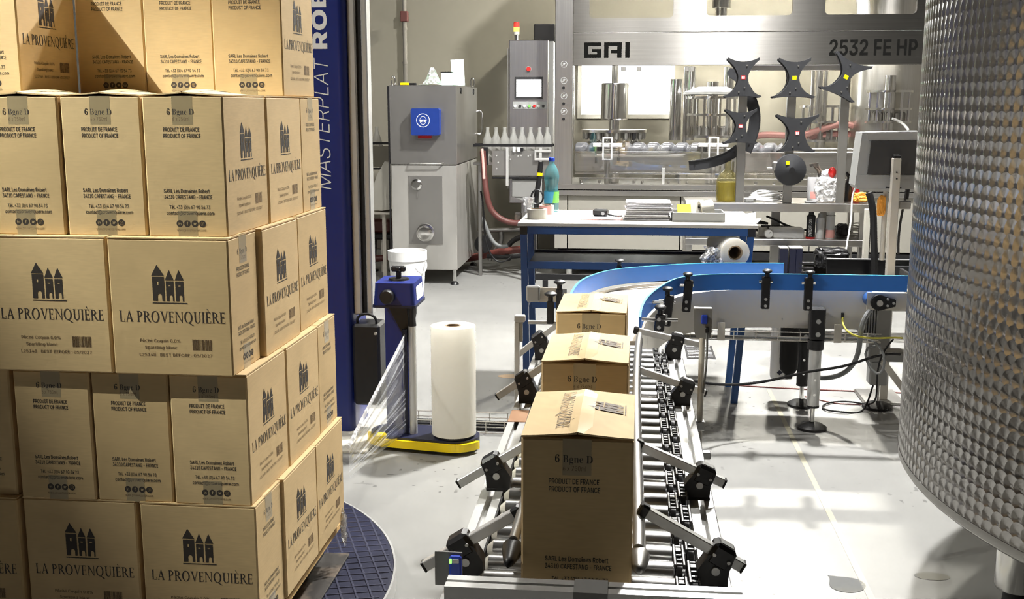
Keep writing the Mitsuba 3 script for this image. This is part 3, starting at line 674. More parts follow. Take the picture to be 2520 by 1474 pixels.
wine_box('middle box on the roller conveyor between the other two', -.0825, 2.296 + BL / 2, .6205, -.8, CG, .016, 1, 'f', True)
wine_box('rear box on the roller conveyor, next to the blue curved guards', -.088, 2.874 + BL / 2, .6205, -1, CG, .012, 2, 'f', True)
# sensors on posts
k = thing('light_sensor', 'steel plate sensor with blue eye on a post by the chain side rail', 'sensor')
sx, sy = .222, 3.14
part(k, 'post', cyl((sx, sy, .36), (sx, sy, .822), .0085, 14), 'm_galv', 30)
part(k, 'post_clamp', bc(sx, sy, .56, .03, .03, .028, .003), 'm_alu')
part(k, 'lower_clamp', bc(sx + .012, sy, .47, .045, .03, .022, .003), 'm_alu')
part(k, 'plate', exy(Polygon([(sx - .024, .84), (sx - .016, .82), (sx + .02, .82), (sx + .026, .84), (sx + .026, .905), (sx - .026, .905)]), sy - .004, sy), 'm_grey_panel')
part(k, 'flange', cb(sx - .026, sy - .004, .9055, sx + .026, sy + .02, .9085, .001), 'm_alu_bright')
part(k, 'eye', bc(sx + .004, sy - .010, .877, .018, .011, .026, .003), 'm_cap_blue')
part(k, 'plug', bc(sx + .012, sy - .010, .846, .01, .011, .016, .002), 'm_black')
part(k, 'cable', tube(curve([(sx + .012, sy - .010, .838), (sx + .014, sy - .012, .79), (sx + .012, sy - .012, .73), (sx + .006, sy - .012, .66)], 14), .003), 'm_cable_grey', 40)
k = thing('reflector_post', 'slim aluminium post with bracket on the film roll side of the conveyor', 'post')
part(k, 'profile', cb(-.352, 3.42, .45, -.336, 3.44, .80, .002), 'm_alu_bright')
part(k, 'bracket', cb(-.352, 3.415, .8005, -.318, 3.445, .822, .003), 'm_alu')
part(k, 'slide', cb(-.336, 3.424, .735, -.326, 3.438, .80, .003), 'm_grey_plastic')
k = thing('reflector', 'small sensor plate with blue reader at the near left corner of the conveyor', 'sensor')
part(k, 'plate', cb(-.333, 1.838, .628, -.283, 1.841, .692, .0005), 'm_grey_panel')
part(k, 'reader', cb(-.305, 1.826, .647, -.2835, 1.8376, .688, .003), 'm_cap_blue')
part(k, 'window', cb(-.299, 1.8235, .677, -.287, 1.8258, .684, .0005), 'm_white')
part(k, 'lamp', cb(-.3045, 1.8235, .676, -.300, 1.8258, .685, .0005), 'm_green_lit', **EM((.5, 1.5, .2)))
part(k, 'stem', cb(-.306, 1.834, .6015, -.296, 1.8378, .6275, .001), 'm_alu')

# ================================================================== THE CURVED BELT CONVEYOR
cc = thing('curved_belt_conveyor', 'curved belt conveyor with blue side guards and steel flank', 'conveyor')
def ribbon(path, z0, z1, th):
    g = LineString(path).buffer(th / 2, cap_style=2, join_style=1)
    return exz(g, z0, z1)
inn = np.array([(.052, 3.86), (.068, 4.15), (.098, 4.36), (.172, 4.65), (.266, 4.84), (.37, 4.905), (.48, 4.93), (.83, 4.955), (1.24, 4.955)])
out = np.array([(-.225, 4.10), (-.222, 4.35), (-.213, 4.57), (-.194, 4.74), (-.147, 4.91), (-.04, 5.10), (.113, 5.21), (.31, 5.31), (.52, 5.36), (.76, 5.375)])
inn_c, out_c = curve(inn, 70), curve(out, 60)
part(cc, 'inner_guard', ribbon(inn_c, .668, .738, .006), 'm_guard_blue', 30)
part(cc, 'inner_guard_cap', ribbon(inn_c, .7382, .7412, .009), 'm_label_blue', 30)
part(cc, 'outer_guard', ribbon(out_c, .655, .728, .006), 'm_guard_blue', 30)
part(cc, 'outer_guard_cap', ribbon(out_c, .7282, .7312, .009), 'm_label_blue', 30)
belt_in = curve([(.06, 3.97), (.085, 4.3), (.14, 4.6), (.235, 4.86), (.40, 5.03), (.62, 5.095), (1.10, 5.10)], 50)
belt_out = curve([(-.22, 3.97), (-.215, 4.4), (-.18, 4.8), (-.06, 5.08), (.14, 5.26), (.45, 5.38), (1.10, 5.39)], 50)
P = Polygon(np.vstack([belt_in, belt_out[::-1]]))
part(cc, 'belt', exz(P.buffer(-.006), .612, .628), 'm_belt', 30)
part(cc, 'flank', ribbon(belt_in, .466, .645, .005), 'm_galv', 30)
part(cc, 'rear_flank', ribbon(belt_out, .48, .64, .005), 'm_galv', 30)
wt = []
for i in range(26): wt.append(bc(*(belt_in[i + 10] * .5 + belt_out[i + 10] * .5), .6285, .004, .26, .0008, 0))
bol = []
for px, py in ((1772, 700 + 75), (1795, 735), (1925, 785), (1830, 745), (2062, 745), (2074, 748), (1808, 778)):
    q = aty(px, py, 5.095); bol.append(cyl((q[0], 5.094, q[2]), (q[0], 5.0965, q[2]), .004, 8))
part(cc, 'flank_bolt', cat(bol), 'm_steel_dull', 30, kind='stuff')
def gclamp(px, y_top, y_bot, Y, lean=0):
    a, b = aty(px, y_top, Y), aty(px, y_bot, Y); x = a[0]
    part(cc, 'guard_clamp', spin(cb(x - .0185, Y - .03, b[2], x + .0185, Y - .004, a[2] - .02, .004), (x, Y, b[2]), ry=lean), 'm_black')
    part(cc, 'clamp_knob', cat(lathe([(0, 0), (.01, 0), (.01, .014), (.020, .020), (.022, .027), (.016, .033), (0, .035)], (x + .004, Y - .018, a[2] - .02), 14)), 'm_black', 40)
    part(cc, 'clamp_pin', cyl((x - .03, Y - .012, a[2] - .045), (x + .03, Y - .012, a[2] - .045), .006, 10), 'm_steel_bright', 30)
    for dz in (.015, .045): part(cc, 'clamp_screw', cyl((x, Y - .0335, b[2] + dz), (x, Y - .0302, b[2] + dz), .007, 12), 'm_alu', 30)
gclamp(1885, 668, 758, 4.948); gclamp(1990, 671, 762, 4.948); gclamp(1690, 676, 765, 4.80, 4)
gclamp(1640, 712, 800, 4.42, 6); gclamp(1622, 757, 812, 3.98, 6)
part(cc, 'cross_rod', cyl((.06, 3.955, .715), (.19, 3.955, .715), .006, 10), 'm_steel_bright', 30)
part(cc, 'cross_rod', cyl((.09, 4.40, .700), (.20, 4.40, .700), .006, 10), 'm_steel_bright', 30)
for (px, py, Y) in ((1377, 703, 3.95), (1355, 733, 3.72), (1524, 648, 5.16)):
    q = aty(px, py, Y)
    part(cc, 'outer_knob', lathe([(0, 0), (.009, 0), (.009, .014), (.021, .020), (.022, .026), (.012, .032), (0, .033)], (q[0], Y, q[2] - .01), 14), 'm_black', 40)
    part(cc, 'outer_knob_stem', cb(q[0] - .012, Y - .012, q[2] - .09 if py > 700 else q[2] - .03, q[0] + .012, Y + .012, q[2] - .0105, .003), 'm_black')
q = aty(1340, 735, 3.72); part(cc, 'outer_rod', cyl((-.335, 3.72, .742), (-.225, 3.72, .742), .007, 10), 'm_alu', 30)
q = aty(1312, 722, 3.95); part(cc, 'tensioner', bc(q[0], 3.95, q[2], .05, .03, .06, .006), 'm_grey_plastic'); part(cc, 'tensioner_plate', cb(q[0] - .02, 3.966, q[2] - .035, q[0] + .10, 3.972, q[2] + .02, .001), 'm_galv')
# wire cable tray below the flank, with its brackets
def wires(segs, r=.0022, n=5): return cat([tube(s, r, n) for s in segs])
seg = []
for z in (.418, .437, .458): seg.append([(.12, 5.035, z), (1.16, 5.035, z)])
for y in (5.06, 5.085): seg.append([(.12, y, .418), (1.16, y, .418)])
for x in np.arange(.2, 1.16, .10): seg.append([(x, 5.035, .462), (x, 5.035, .418), (x, 5.09, .418)])
part(cc, 'cable_tray', wires(seg), 'm_galv', kind='stuff')
for px in (1775, 2062):
    q = aty(px, 810, 5.03); part(cc, 'tray_bracket', cb(q[0] - .017, 5.026, .415, q[0] + .017, 5.0285, .500, .001), 'm_galv')
def foot(parent, x, y, r=.068):
    part(parent, 'foot', lathe([(0, 0), (r, 0), (r, .012), (r * .72, .024), (.02, .034), (0, .036)], (x, y, 0), 28), 'm_black', 30)
    part(parent, 'foot_rod', cyl((x, y, .0365), (x, y, .125), .0105, 12), 'm_steel_bright', 30)
def leg(x, y, ztop, zc, m='m_alu_bright'):
    part(cc, 'leg_clamp', cb(x - .034, y - .035, zc, x + .034, y + .03, ztop, .006), 'm_black')
    part(cc, 'leg_collar', lathe([(0, zc - .045), (.036, zc - .045), (.038, zc - .0005), (0, zc - .0005)], (x, y, 0), 20), 'm_black', 30)
    part(cc, 'leg', cyl((x, y, .115), (x, y, zc - .0455), .028, 24), m, 30)
    part(cc, 'leg_cap', cyl((x, y, .105), (x, y, .1148), .029, 20), 'm_black', 30)
    for dz in (.03, .09): part(cc, 'leg_screw', cyl((x + .002, y - .0385, zc + dz), (x + .002, y - .0352, zc + dz), .011, 12), 'm_alu', 30)
    for dz in (.17, .24): part(cc, 'leg_pin', cyl((x, y - .031, dz), (x, y - .0275, dz), .006, 10), 'm_steel_bright', 30)
    foot(cc, x, y)
leg(.872, 5.045, .575, .425); leg(.885, 5.452, .46, .33, 'm_black')
part(cc, 'drive_motor', cat(lathe([(0, .21), (.03, .21), (.042, .23), (.045, .27), (.045, .46), (0, .46)], (.79, 5.28, 0), 20)), 'm_black_rubber', 30)
part(cc, 'motor_plug', bc(.79, 5.28, .195, .035, .035, .028, .004), 'm_black')
part(cc, 'canister', exz(rrect(.735, 5.46, .835, 5.56, .03), .13, .43), 'm_white', 30)
for dx in (-.016, .016): part(cc, 'hazard_mark', flat(affinity.rotate(sbox(-.010, -.010, .010, .010), 45), face((.79 + dx, 5.4592, .165), (1, 0, 0), (0, 0, 1))), 'm_navy_dark')
# the short transfer conveyor behind the tank
tc = thing('transfer_conveyor', 'short conveyor with pulley and grey leg between the curved conveyor and the tank', 'conveyor')
part(tc, 'side_plate', cb(1.08, 5.00, .575, 1.75, 5.006, .655, .002), 'm_galv')
part(tc, 'belt_bed', cb(1.12, 5.0065, .60, 1.75, 5.36, .645, .003), 'm_belt')
part(tc, 'end_roller', cyl((1.112, 5.02, .612), (1.112, 5.36, .612), .033, 24), 'm_table_blue', 30)
part(tc, 'bearing', lathe([(0, -.024), (.013, -.024), (.013, -.012), (.034, -.012), (.036, 0), (0, 0)], (1.13, 4.998, .612), 24, 'y'), 'm_black', 30)
part(tc, 'shaft_end', cyl((1.13, 4.965, .612), (1.13, 4.9738, .612), .014, 16), 'm_steel_bright', 30)
part(tc, 'bearing_flange', exy(Polygon([(1.13, .645), (1.20, .622), (1.20, .598), (1.13, .578)]).buffer(.004), 4.988, 4.9995), 'm_black')
for a, b in ((1.168, .628), (1.168, .598), (1.194, .61)): part(tc, 'bolt', cyl((a, 4.982, b), (a, 4.9878, b), .006, 10), 'm_alu', 30)
part(tc, 'gear_motor', cb(1.09, 5.12, .43, 1.16, 5.30, .57, .008), 'm_grey_panel')
fin = [cb(1.0905 + .012 * i, 5.1, .44, 1.096 + .012 * i, 5.118, .56, 0) for i in range(6)]
part(tc, 'motor_fin', cat(fin), 'm_grey_panel', kind='stuff')
part(tc, 'leg_box', cb(1.185, 5.38, .25, 1.285, 5.46, .575, .006), 'm_grey_panel')
part(tc, 'leg_box', cb(1.20, 5.40, .125, 1.29, 5.48, .2495, .008), 'm_grey_plastic')
foot(tc, 1.255, 5.45, .072)
part(tc, 'junction_box', bc(1.29, 5.25, .315, .15, .1, .05, .01), 'm_grey_panel')
part(tc, 'brace', spin(cb(1.27, 5.2, .10, 1.30, 5.22, .32, .002), (1.285, 5.2, .2), ry=-38), 'm_galv')
part(tc, 'post', cb(1.385, 5.05, .02, 1.405, 5.08, .57, .002), 'm_alu_bright')
part(tc, 'end_guard', cb(1.262, 4.958, .668, 1.275, 5.2, .74, .002), 'm_black')
def cable(name, label, pts, r, m, cat_='cable', k=40): return one(name, label, cat_, tube(curve(pts, k), r, 8), m, 40)
def ax(px, py, Y): return tuple(aty(px, py, Y))
cable('cable', 'thick black cable hanging in a bow below the curved conveyor flank', [ax(1702, 935, 4.6), ax(1760, 945, 4.8), ax(1830, 945, 4.9), ax(1900, 935, 4.95), ax(1990, 915, 4.98), ax(2080, 900, 5.0), ax(2150, 878, 5.05), ax(2215, 872, 5.1)], .006, 'm_black_rubber')
cable('cable', 'grey flexible conduit bowing from the motor to the transfer conveyor', [ax(2020, 930, 5.25), ax(2060, 925, 5.2), ax(2100, 895, 5.1), ax(2115, 850, 5.02), ax(2122, 800, 4.98), ax(2140, 765, 5.0)], .0115, 'm_cable_grey')
cable('earth_cable', 'thin yellow green cable plugged into the steel flank of the curved conveyor', [ax(2074, 782, 5.08), ax(2076, 800, 5.02), ax(2092, 820, 4.97), ax(2130, 831, 4.97), ax(2220, 832, 4.98)], .0045, 'm_cable_yg')
one('cable_plug', 'small black plug on the steel flank of the curved conveyor', 'plug', cyl(tuple(ax(2074, 770, 5.085)), tuple(ax(2074, 784, 5.085)), .007, 10), 'm_black', 30)
cable('cable', 'thin black cable looping on the floor beside the grey conveyor foot', [(1.25, 5.42, .18), (1.2, 5.40, .05), (1.17, 5.37, .008), (1.08, 5.32, .008), (.99, 5.36, .008), (1.02, 5.48, .008), (1.14, 5.52, .008), (1.20, 5.44, .02), (1.19, 5.2, .2), (1.19, 5.1, .36), (1.22, 5.06, .43)], .0042, 'm_black_rubber', k=60)
cable('cable', 'grey cable running along the wire tray of the curved conveyor', [(.15, 5.05, .425), (.4, 5.055, .426), (.7, 5.06, .426), (1.0, 5.055, .43), (1.13, 5.04, .42), (1.17, 5.0, .36), (1.15, 5.0, .28), (1.12, 5.02, .30), (1.14, 5.05, .40)], .006, 'm_cable_grey', k=50)
cable('cable', 'thin dark cable lying straight across the floor behind the table legs', [(.30, 5.90, .004), (.7, 5.80, .004), (1.1, 5.76, .004), (1.6, 5.74, .004)], .0035, 'm_redhose')
cable('cable', 'thin orange cable lying on the floor beside the grey conveyor foot', [(.93, 5.62, .004), (1.0, 5.55, .004), (1.07, 5.5, .004), (1.17, 5.49, .004), (1.3, 5.57, .004)], .003, 'm_redhose')
k = thing('floor_drain', 'small dark slotted drain grate in the bright floor behind the sensor post', 'drain')
X0, X1, Y0, Y1 = .37, .54, 6.44, 6.80
part(k, 'frame', cat(cb(X0, Y0, .0, X0 + .012, Y1, .004, 0), cb(X1 - .012, Y0, 0, X1, Y1, .004, 0), cb(X0 + .012, Y0, 0, X1 - .012, Y0 + .012, .004, 0), cb(X0 + .012, Y1 - .012, 0, X1 - .012, Y1, .004, 0)), 'm_screen_dark')
part(k, 'pit', cb(X0 + .0125, Y0 + .0125, .0005, X1 - .0125, Y1 - .0125, .0015, 0), 'm_white')
for i in range(8): part(k, 'slat', cb(X0 + .0125, Y0 + .024 + i * .040, .0016, X1 - .0125, Y0 + .040 + i * .040, .004, 0), 'm_screen_dark')

# ================================================================== THE BLUE WORKBENCH
wb = thing('workbench', 'blue steel workbench with papers on top, behind the curved conveyor', 'workbench')
part(wb, 'top', cb(-.545, 5.445, .888, .640, 6.17, .905, .002), 'm_tabletop')
part(wb, 'front_beam', cb(-.530, 5.455, .848, .625, 5.485, .8875, .002), 'm_table_blue')
part(wb, 'rear_beam', cb(-.530, 6.10, .848, .625, 6.13, .8875, .002), 'm_table_blue')
for x, dx in ((-.515, .018), (.607, -.052)):
    for y in (5.47, 5.80 if x > 0 else 5.86):
        q = 0.0165
        m = cb(x - q, y - q, 0, x + q, y + q, .8475, .002); v = m.vertices; v[:, 0] += dx * (1 - v[:, 2] / .85); m.vertices = v
        part(wb, 'leg', m, 'm_table_blue')
for x in (-.530, .595): part(wb, 'corner_cap', cb(x - .004, 5.4515, .846, x + .034, 5.4548, .887, .001), 'm_black')
part(wb, 'shelf_beam', cb(-.495, 5.456, .672, .585, 5.484, .708, .002), 'm_table_blue')
part(wb, 'shelf_beam', cb(-.495, 5.88, .680, .585, 5.905, .713, .002), 'm_navy_dark')
part(wb, 'shelf_plate', cb(-.49, 5.4845, .697, .58, 5.8795, .702, .001), 'm_black')
for x in (-.512, .59): part(wb, 'side_beam', cb(x - .012, 5.488, .85, x + .012, 6.098, .885, .002), 'm_table_blue')
part(wb, 'side_beam', cb(-.520, 5.489, .47, -.492, 5.842, .505, .002), 'm_table_blue')
part(wb, 'cross_plate', cb(-.47, 5.50, .52, -.30, 5.53, .56, .003), 'm_grey_panel'); part(wb, 'cross_beam', cb(-.475, 5.46, .47, -.28, 5.485, .515, .002), 'm_table_blue')
def tbl(px, py, z=.905): return atz(px, py, z)
# film roll on the lower shelf
k = thing('film_roll', 'translucent film roll lying on the lower tier of the blue workbench', 'film roll')
part(k, 'wound_film', ring(.036, .070, 5.425, 5.86, (.508, 0, 0), 40, 'y').apply_transform(mat4((0, 0, 0))) if False else mv(ring(.036, .070, -.20, .20, (0, 0, 0), 40, 'y'), (.508, 5.60, .7735), rz=6), 'm_film_roll', 40)
part(k, 'core', mv(ring(.030, .0358, -.2, .2, (0, 0, 0), 32, 'y'), (.508, 5.60, .7735), rz=6), 'm_cardtube', 40)
g = np.linspace(0, 1, 14); v, f = [], []
for a in g:
    for b in g: v.append(np.array([.375 + .10 * a + .012 * math.sin(9 * b), 5.42 + .03 * math.sin(a * 8 + b * 5), .80 - .11 * b]) + RNG.normal(0, .003, 3))
for i in range(13):
    for j in range(13): q = i * 14 + j; f += [[q, q + 1, q + 15], [q, q + 15, q + 14]]
part(k, 'loose_end', M(v, f), 'm_cling')
# water bottle
q = tbl(1357, 521); k = thing('water_bottle', 'large clear plastic water bottle with blue cap on the workbench', 'bottle')
hb = .30; W_ = (q[0], q[1], .9055)
pr = [(0, 0), (.036, 0), (.040, .008), (.040, .05), (.0385, .055), (.040, .06), (.040, .105), (.036, .128), (.034, .145), (.040, .17), (.042, .195), (.038, .222), (.027, .245), (.0155, .262), (.0145, .275), (0, .276)]
part(k, 'body', lathe(pr, W_, 32), 'm_water_bottle', 50)
part(k, 'cap', lathe([(0, .2765), (.0165, .2765), (.0165, .294), (.0145, .297), (0, .297)], W_, 24), 'm_cap_blue', 30)
lb = lathe([(.0412, .05), (.0412, .112)], W_, 32); vv = lb.triangles_center[:, 0] - q[0]
part(k, 'label', lb.submesh([np.where(vv < .012)[0]], append=True), 'm_label_blue', 40); part(k, 'label', lb.submesh([np.where(vv >= .012)[0]], append=True), 'm_label_green', 40)
def tape_roll(label, px, py, r, w, m, lying=True, rz=0):
    q = tbl(px, py); k = thing('tape_roll', label, 'tape roll')
    if lying: A, z = 'z', .9055
    part(k, 'tape', ring(r * .72, r, 0, w, (q[0], q[1], .9057), 36), m, 40); part(k, 'core', ring(r * .66, r * .715, -.0, w + .0005, (q[0], q[1], .9057), 36), 'm_cardtube', 40)
tape_roll('cream roll of packing tape lying at the near left corner of the workbench', 1322, 538, .052, .05, 'm_offwhite')
tape_roll('small brown and pink roll of tape beside the water bottle', 1345, 527, .040, .048, 'm_pink')
q = tbl(1300, 523); one('plastic_cup', 'clear plastic cup behind the cream tape roll', 'cup', lathe([(.024, 0), (.032, .08), (.033, .08), (.025, -.0)], (q[0], q[1] + .02, .906), 24), 'm_cling', 40)
def sheet(label, px0, py0, px1, py1, rz=0, h=.002, m='m_white_paper', name='paper_sheet', cat_='paper', z=.9055, bend=0):
    a, b = tbl(px0, py0, z), tbl(px1, py1, z)
    cx, cy_, sx_, sy_ = (a[0] + b[0]) / 2, (a[1] + b[1]) / 2, abs(b[0] - a[0]), abs(b[1] - a[1])
    g = bc(0, 0, h / 2, sx_, sy_, h, .0003)
    if bend:
        g = g.subdivide_to_size(.03); v = g.vertices; v[:, 2] += bend * np.clip((v[:, 0] / sx_ + .1), 0, 1) ** 2 * np.clip(v[:, 1] / sy_ + .5, 0, 1); g.vertices = v
    return one(name, label, cat_, mv(g, (cx, cy_, z), rz=rz), m)
sheet('white sheet of paper beside the water bottle on the workbench', 1352, 546, 1405, 527, 4)
sheet('pink tinted sheet of paper below the black scanner', 1420, 541, 1530, 525, 2, m='m_pink')
sheet('white sheet lying on the pink sheet below the black scanner', 1435, 540, 1520, 524, -3, z=.908)
q = tbl(1478, 532, .911); k = thing('hand_scanner', 'small black hand scanner lying on papers on the workbench', 'scanner')
part(k, 'body', mv(bc(0, 0, .019, .078, .05, .036, .01), (q[0], q[1] + .01, .9105), rz=-12), 'm_black'); part(k, 'lens', cyl((q[0] + .012, q[1] - .022, .927), (q[0] + .012, q[1] - .018, .927), .009, 14), 'm_grey_plastic', 30)
part(k, 'lead', tube(curve([(q[0] + .04, q[1], .92), (q[0] + .08, q[1] - .01, .914), (q[0] + .11, q[1] + .01, .913)], 12), .004), 'm_black', 40)
k = thing('paper_stack', 'tall stack of white papers in the middle of the workbench', 'paper stack')
a, b = tbl(1540, 543), tbl(1650, 543)
for i in range(9):
    w = b[0] - a[0]
    part(k, 'sheaf', mv(bc(0, 0, .0042, w + random.uniform(-.02, .014), .20, .0084, .0012), ((a[0] + b[0]) / 2 + random.uniform(-.008, .006), a[1] + .115 + random.uniform(-.010, .010), .9057 + i * .0102), rz=random.uniform(-4, 4)), 'm_white_paper' if i % 3 else 'm_paper_shade')
    part(k, 'sheet', mv(bc(0, 0, .0005, w - .01, .196, .001, 0), ((a[0] + b[0]) / 2, a[1] + .12, .9057 + i * .0102 + .0088), rz=random.uniform(-5, 5)), 'm_paper_shade')
k = thing('document_tray', 'grey document tray with card and tape beside the paper stack', 'tray')
a, b = tbl(1655, 546), tbl(1783, 546); x0, x1, y0 = a[0], b[0], a[1]
part(k, 'base', cb(x0, y0, .9057, x1, y0 + .2, .911, .001), 'm_grey_plastic')
part(k, 'front_wall', cb(x0, y0, .9112, x1, y0 + .006, .952, .002), 'm_grey_plastic'); part(k, 'back_wall', cb(x0, y0 + .194, .9112, x1, y0 + .2, .952, .002), 'm_grey_plastic')
part(k, 'side_wall', cb(x0, y0 + .0065, .9112, x0 + .006, y0 + .1935, .952, .002), 'm_grey_plastic'); part(k, 'side_wall', cb(x1 - .006, y0 + .0065, .9112, x1, y0 + .1935, .952, .002), 'm_grey_plastic')
one('yellow_card', 'folded yellow card standing in the grey document tray', 'card', mv(bc(0, 0, 0, .07, .004, .08, .001), (x0 + .06, y0 + .06, .952), rx=-28, rz=8), 'm_card_yellow')
one('note_card', 'cream card standing in the grey document tray', 'card', mv(bc(0, 0, 0, .09, .004, .10, .001), (x0 + .115, y0 + .09, .964), rx=-30), 'm_offwhite')
k = thing('tape_roll', 'roll of clear tape with black hub standing in the grey document tray', 'tape roll')
qc = (x0 + .170, y0 + .075, .963)
part(k, 'tape', mv(ring(.030, .046, -.032, .032, (0, 0, 0), 36, 'x'), qc, rz=12, ry=-8), 'm_offwhite', 40); part(k, 'hub', mv(ring(.0225, .0295, -.034, .030, (0, 0, 0), 36, 'x'), qc, rz=12, ry=-8), 'm_black', 40)
sheet('loose white papers at the right end of the workbench, corner curled up', 1790, 545, 1850, 528, -6, .003, bend=.03)
sheet('white sheet drooping at the right corner of the workbench', 1800, 549, 1862, 538, -12, .002, z=.9054)

# wire basket tray on the floor behind the film roll
k = thing('wire_cable_tray', 'wire mesh cable tray lying on the floor behind the film roll', 'cable tray')
seg = []
for y, z in ((4.80, .06), (4.80, .035), (4.80, .006), (4.85, .006), (4.90, .006), (4.95, .006), (4.95, .035), (4.95, .06)): seg.append([(-1.09, y, z), (-.36, y, z)])
for x in np.arange(-1.05, -.36, .085): seg.append([(x, 4.80, .062), (x, 4.80, .006), (x, 4.95, .006), (x, 4.95, .062)])
part(k, 'mesh', wires(seg, .0025), 'm_galv', kind='stuff')
for i, z in enumerate((.018, .022, .030)): part(k, 'cable', tube(curve([(-1.09, 4.83 + i * .03, z), (-.8, 4.84 + i * .03, z), (-.6, 4.825 + i * .035, z), (-.36, 4.84 + i * .03, z)], 16), .008), 'm_black_rubber', 40)

# ================================================================== THE STEEL BENCH WITH THE FORMAT PARTS
sb = thing('steel_bench', 'stainless steel bench with two shelves behind the blue workbench', 'bench')
BX0, BX1, BY0, BY1 = .392, 1.59, 7.41, 7.88
part(sb, 'top_shelf', cb(BX0, BY0, .815, BX1, BY1, .845, .003), 'm_steel'); part(sb, 'top_lip', cb(BX0, BY0 - .003, .790, BX1, BY0 - .0005, .843, .001), 'm_steel')
part(sb, 'lower_shelf', cb(BX0, BY0 + .01, .560, BX1, BY1, .605, .003), 'm_steel')
for x in (BX0 + .025, BX1 - .04):
    for y in (BY0 + .035, BY1 - .035):
        part(sb, 'leg', cb(x - .02, y - .02, 0, x + .02, y + .02, .5595, .002), 'm_steel_v'); part(sb, 'upright', cb(x - .02, y - .02, .6055, x + .02, y + .02, .8145, .002), 'm_steel_v')
for x in (1.015, 1.35): part(sb, 'rear_post', cb(x, BY1 + .001, .38, x + .06, BY1 + .03, .8145, .002), 'm_steel_dull')
fr_ = thing('format_rack', 'steel rack of three posts carrying black star wheel parts above the bench', 'rack')
RY = 7.47
for i, (px, zt) in enumerate(((1826, 1.74), (1945, 1.74), (2076, 1.74))):
    x = aty(px, 300, RY)[0]
    part(fr_, 'post', cb(x - .0277, RY - .02, .8455, x + .0277, RY + .02, zt, .002), 'm_steel_dull')
a, b = aty(1815, 150, RY), aty(2085, 158, RY)
part(fr_, 'cross_bar', cb(a[0], RY + .0205, 1.71, b[0], RY + .05, 1.745, .002), 'm_steel')
def bez(p, q, r, n=10):
    t = np.linspace(0, 1, n)[:, None]; p, q, r = map(np.array, (p, q, r)); return (1 - t) ** 2 * p + 2 * t * (1 - t) * q + t * t * r
def outline(segs):
    return Polygon(np.vstack([bez(*s) if len(s) == 3 else np.array(s) for s in segs]))
def star(label, px, rot=0, wt=74, wb=90, h=94, waist=22, tag='m_red', Y=7.40, th=.024, two=True, extra=()):
    """An hourglass star wheel segment: concave on top, below and at both sides; sizes in pixels of its drawing."""
    k = thing('star_wheel_part', label, 'machine part', 'black star wheel parts on the rack')
    hw, hb, hh, w = wt / 2, wb / 2, h / 2, waist / 2
    P = outline([((-hw, hh), (0, hh - 20), (hw, hh)), ((hw, hh - 6), (w + 2, hh * .45), (w, 0)), ((w, 0), (w + 4, -hh * .75), (hb, -hh + 4)), ((hb - 6, -hh), (0, -hh + 8), (-hb + 6, -hh)), ((-hb, -hh + 4), (-w - 4, -hh * .75), (-w, 0)), ((-w, 0), (-w - 2, hh * .45), (-hw, hh - 6))]).buffer(0)
    s = Y / 2700 * 1.0; q = aty(px[0], px[1], Y)
    def pl(g): return affinity.translate(affinity.rotate(affinity.scale(g, s, s, origin=(0, 0)), rot, origin=(0, 0)), q[0], q[2])
    part(k, 'segment', exy(pl(P), Y, Y + th), 'm_star')
    part(k, 'rear_segment', exy(pl(affinity.translate(P.buffer(-.6), -3, -1)), Y + th + .002, Y + th + .02), 'm_star_edge')
    part(k, 'tag', exy(pl(sbox(-5, -4, 5, 5)), Y - .0015, Y - .0002), tag)
    if tag == 'm_red': part(k, 'tag_text', exy(pl(unary_union([sbox(-3.5, -3, -.6, 3.5), sbox(.6, -3, 3.5, 3.5)])), Y - .003, Y - .0016), 'm_white')
    for bx, by in ((-9, -hh * .72), (4, -hh * .5), (8, hh * .6)): part(k, 'bolt', cyl((q[0] + s * bx, Y - .004, q[2] + s * by), (q[0] + s * bx, Y - .0002, q[2] + s * by), .005, 10), 'm_steel_dull', 30)
    return k
star('red tagged star wheel part at the top of the rack nearest the screen tower', (1829, 191), Y=7.404)
star('star wheel part with yellow tag in the upper middle of the rack', (1955, 192), wb=104, tag='m_yellow', Y=7.404)
star('tilted star wheel part with yellow tag at the right end of the rack', (2082, 190), rot=-24, tag='m_yellow', wt=90, Y=7.404)
star('star wheel part with red tag below the first one on the rack', (1823, 311), h=84, wb=84, Y=7.404)
star('large star wheel part with red tag below the middle of the rack', (1962, 328), wt=98, wb=90, h=90, waist=36, Y=7.404)
def guide_arc(label, pts, w, Y, th=.03, tail=None):
    k = thing('curved_guide', label, 'machine part', 'curved black guides on the rack')
    c = curve(xz(pts, Y), 30); g = LineString(c).buffer(w * Y / 2700 / 2, cap_style=2)
    part(k, 'guide', exy(g, Y, Y + th), 'm_star'); part(k, 'edge', exy(LineString(c).parallel_offset(w * Y / 2700 / 2 - .004, 'left').buffer(.0035), Y - .006, Y - .0005), 'm_star_edge')
    for i in (3, 26): part(k, 'hole', cyl((c[i][0], Y - .003, c[i][1]), (c[i][0], Y - .0005, c[i][1]), .006, 12), 'm_black', 30)
    return k
guide_arc('long curved black guide hanging behind the star wheels at the left post', [(1832, 215), (1850, 250), (1858, 290), (1852, 330), (1836, 372)], 26, 7.576)
guide_arc('curved black guide arm reaching left below the star wheels', [(1696, 408), (1740, 402), (1780, 390), (1818, 366)], 24, 7.522)
k = thing('curved_guide', 'stack of thin curved black guides behind the middle star wheel', 'machine part', 'curved black guides on the rack')
for i in range(3):
    c = curve(xz([(1925 + i * 5, 158), (1938 + i * 4, 185), (1934 + i * 4, 212), (1912 + i * 6, 234)], 7.576 - i * .01416), 20)
    part(k, 'blade', exy(LineString(c).buffer(.00708, cap_style=2), 7.576 - i * .01416, 7.587 - i * .01416), 'm_star_edge')
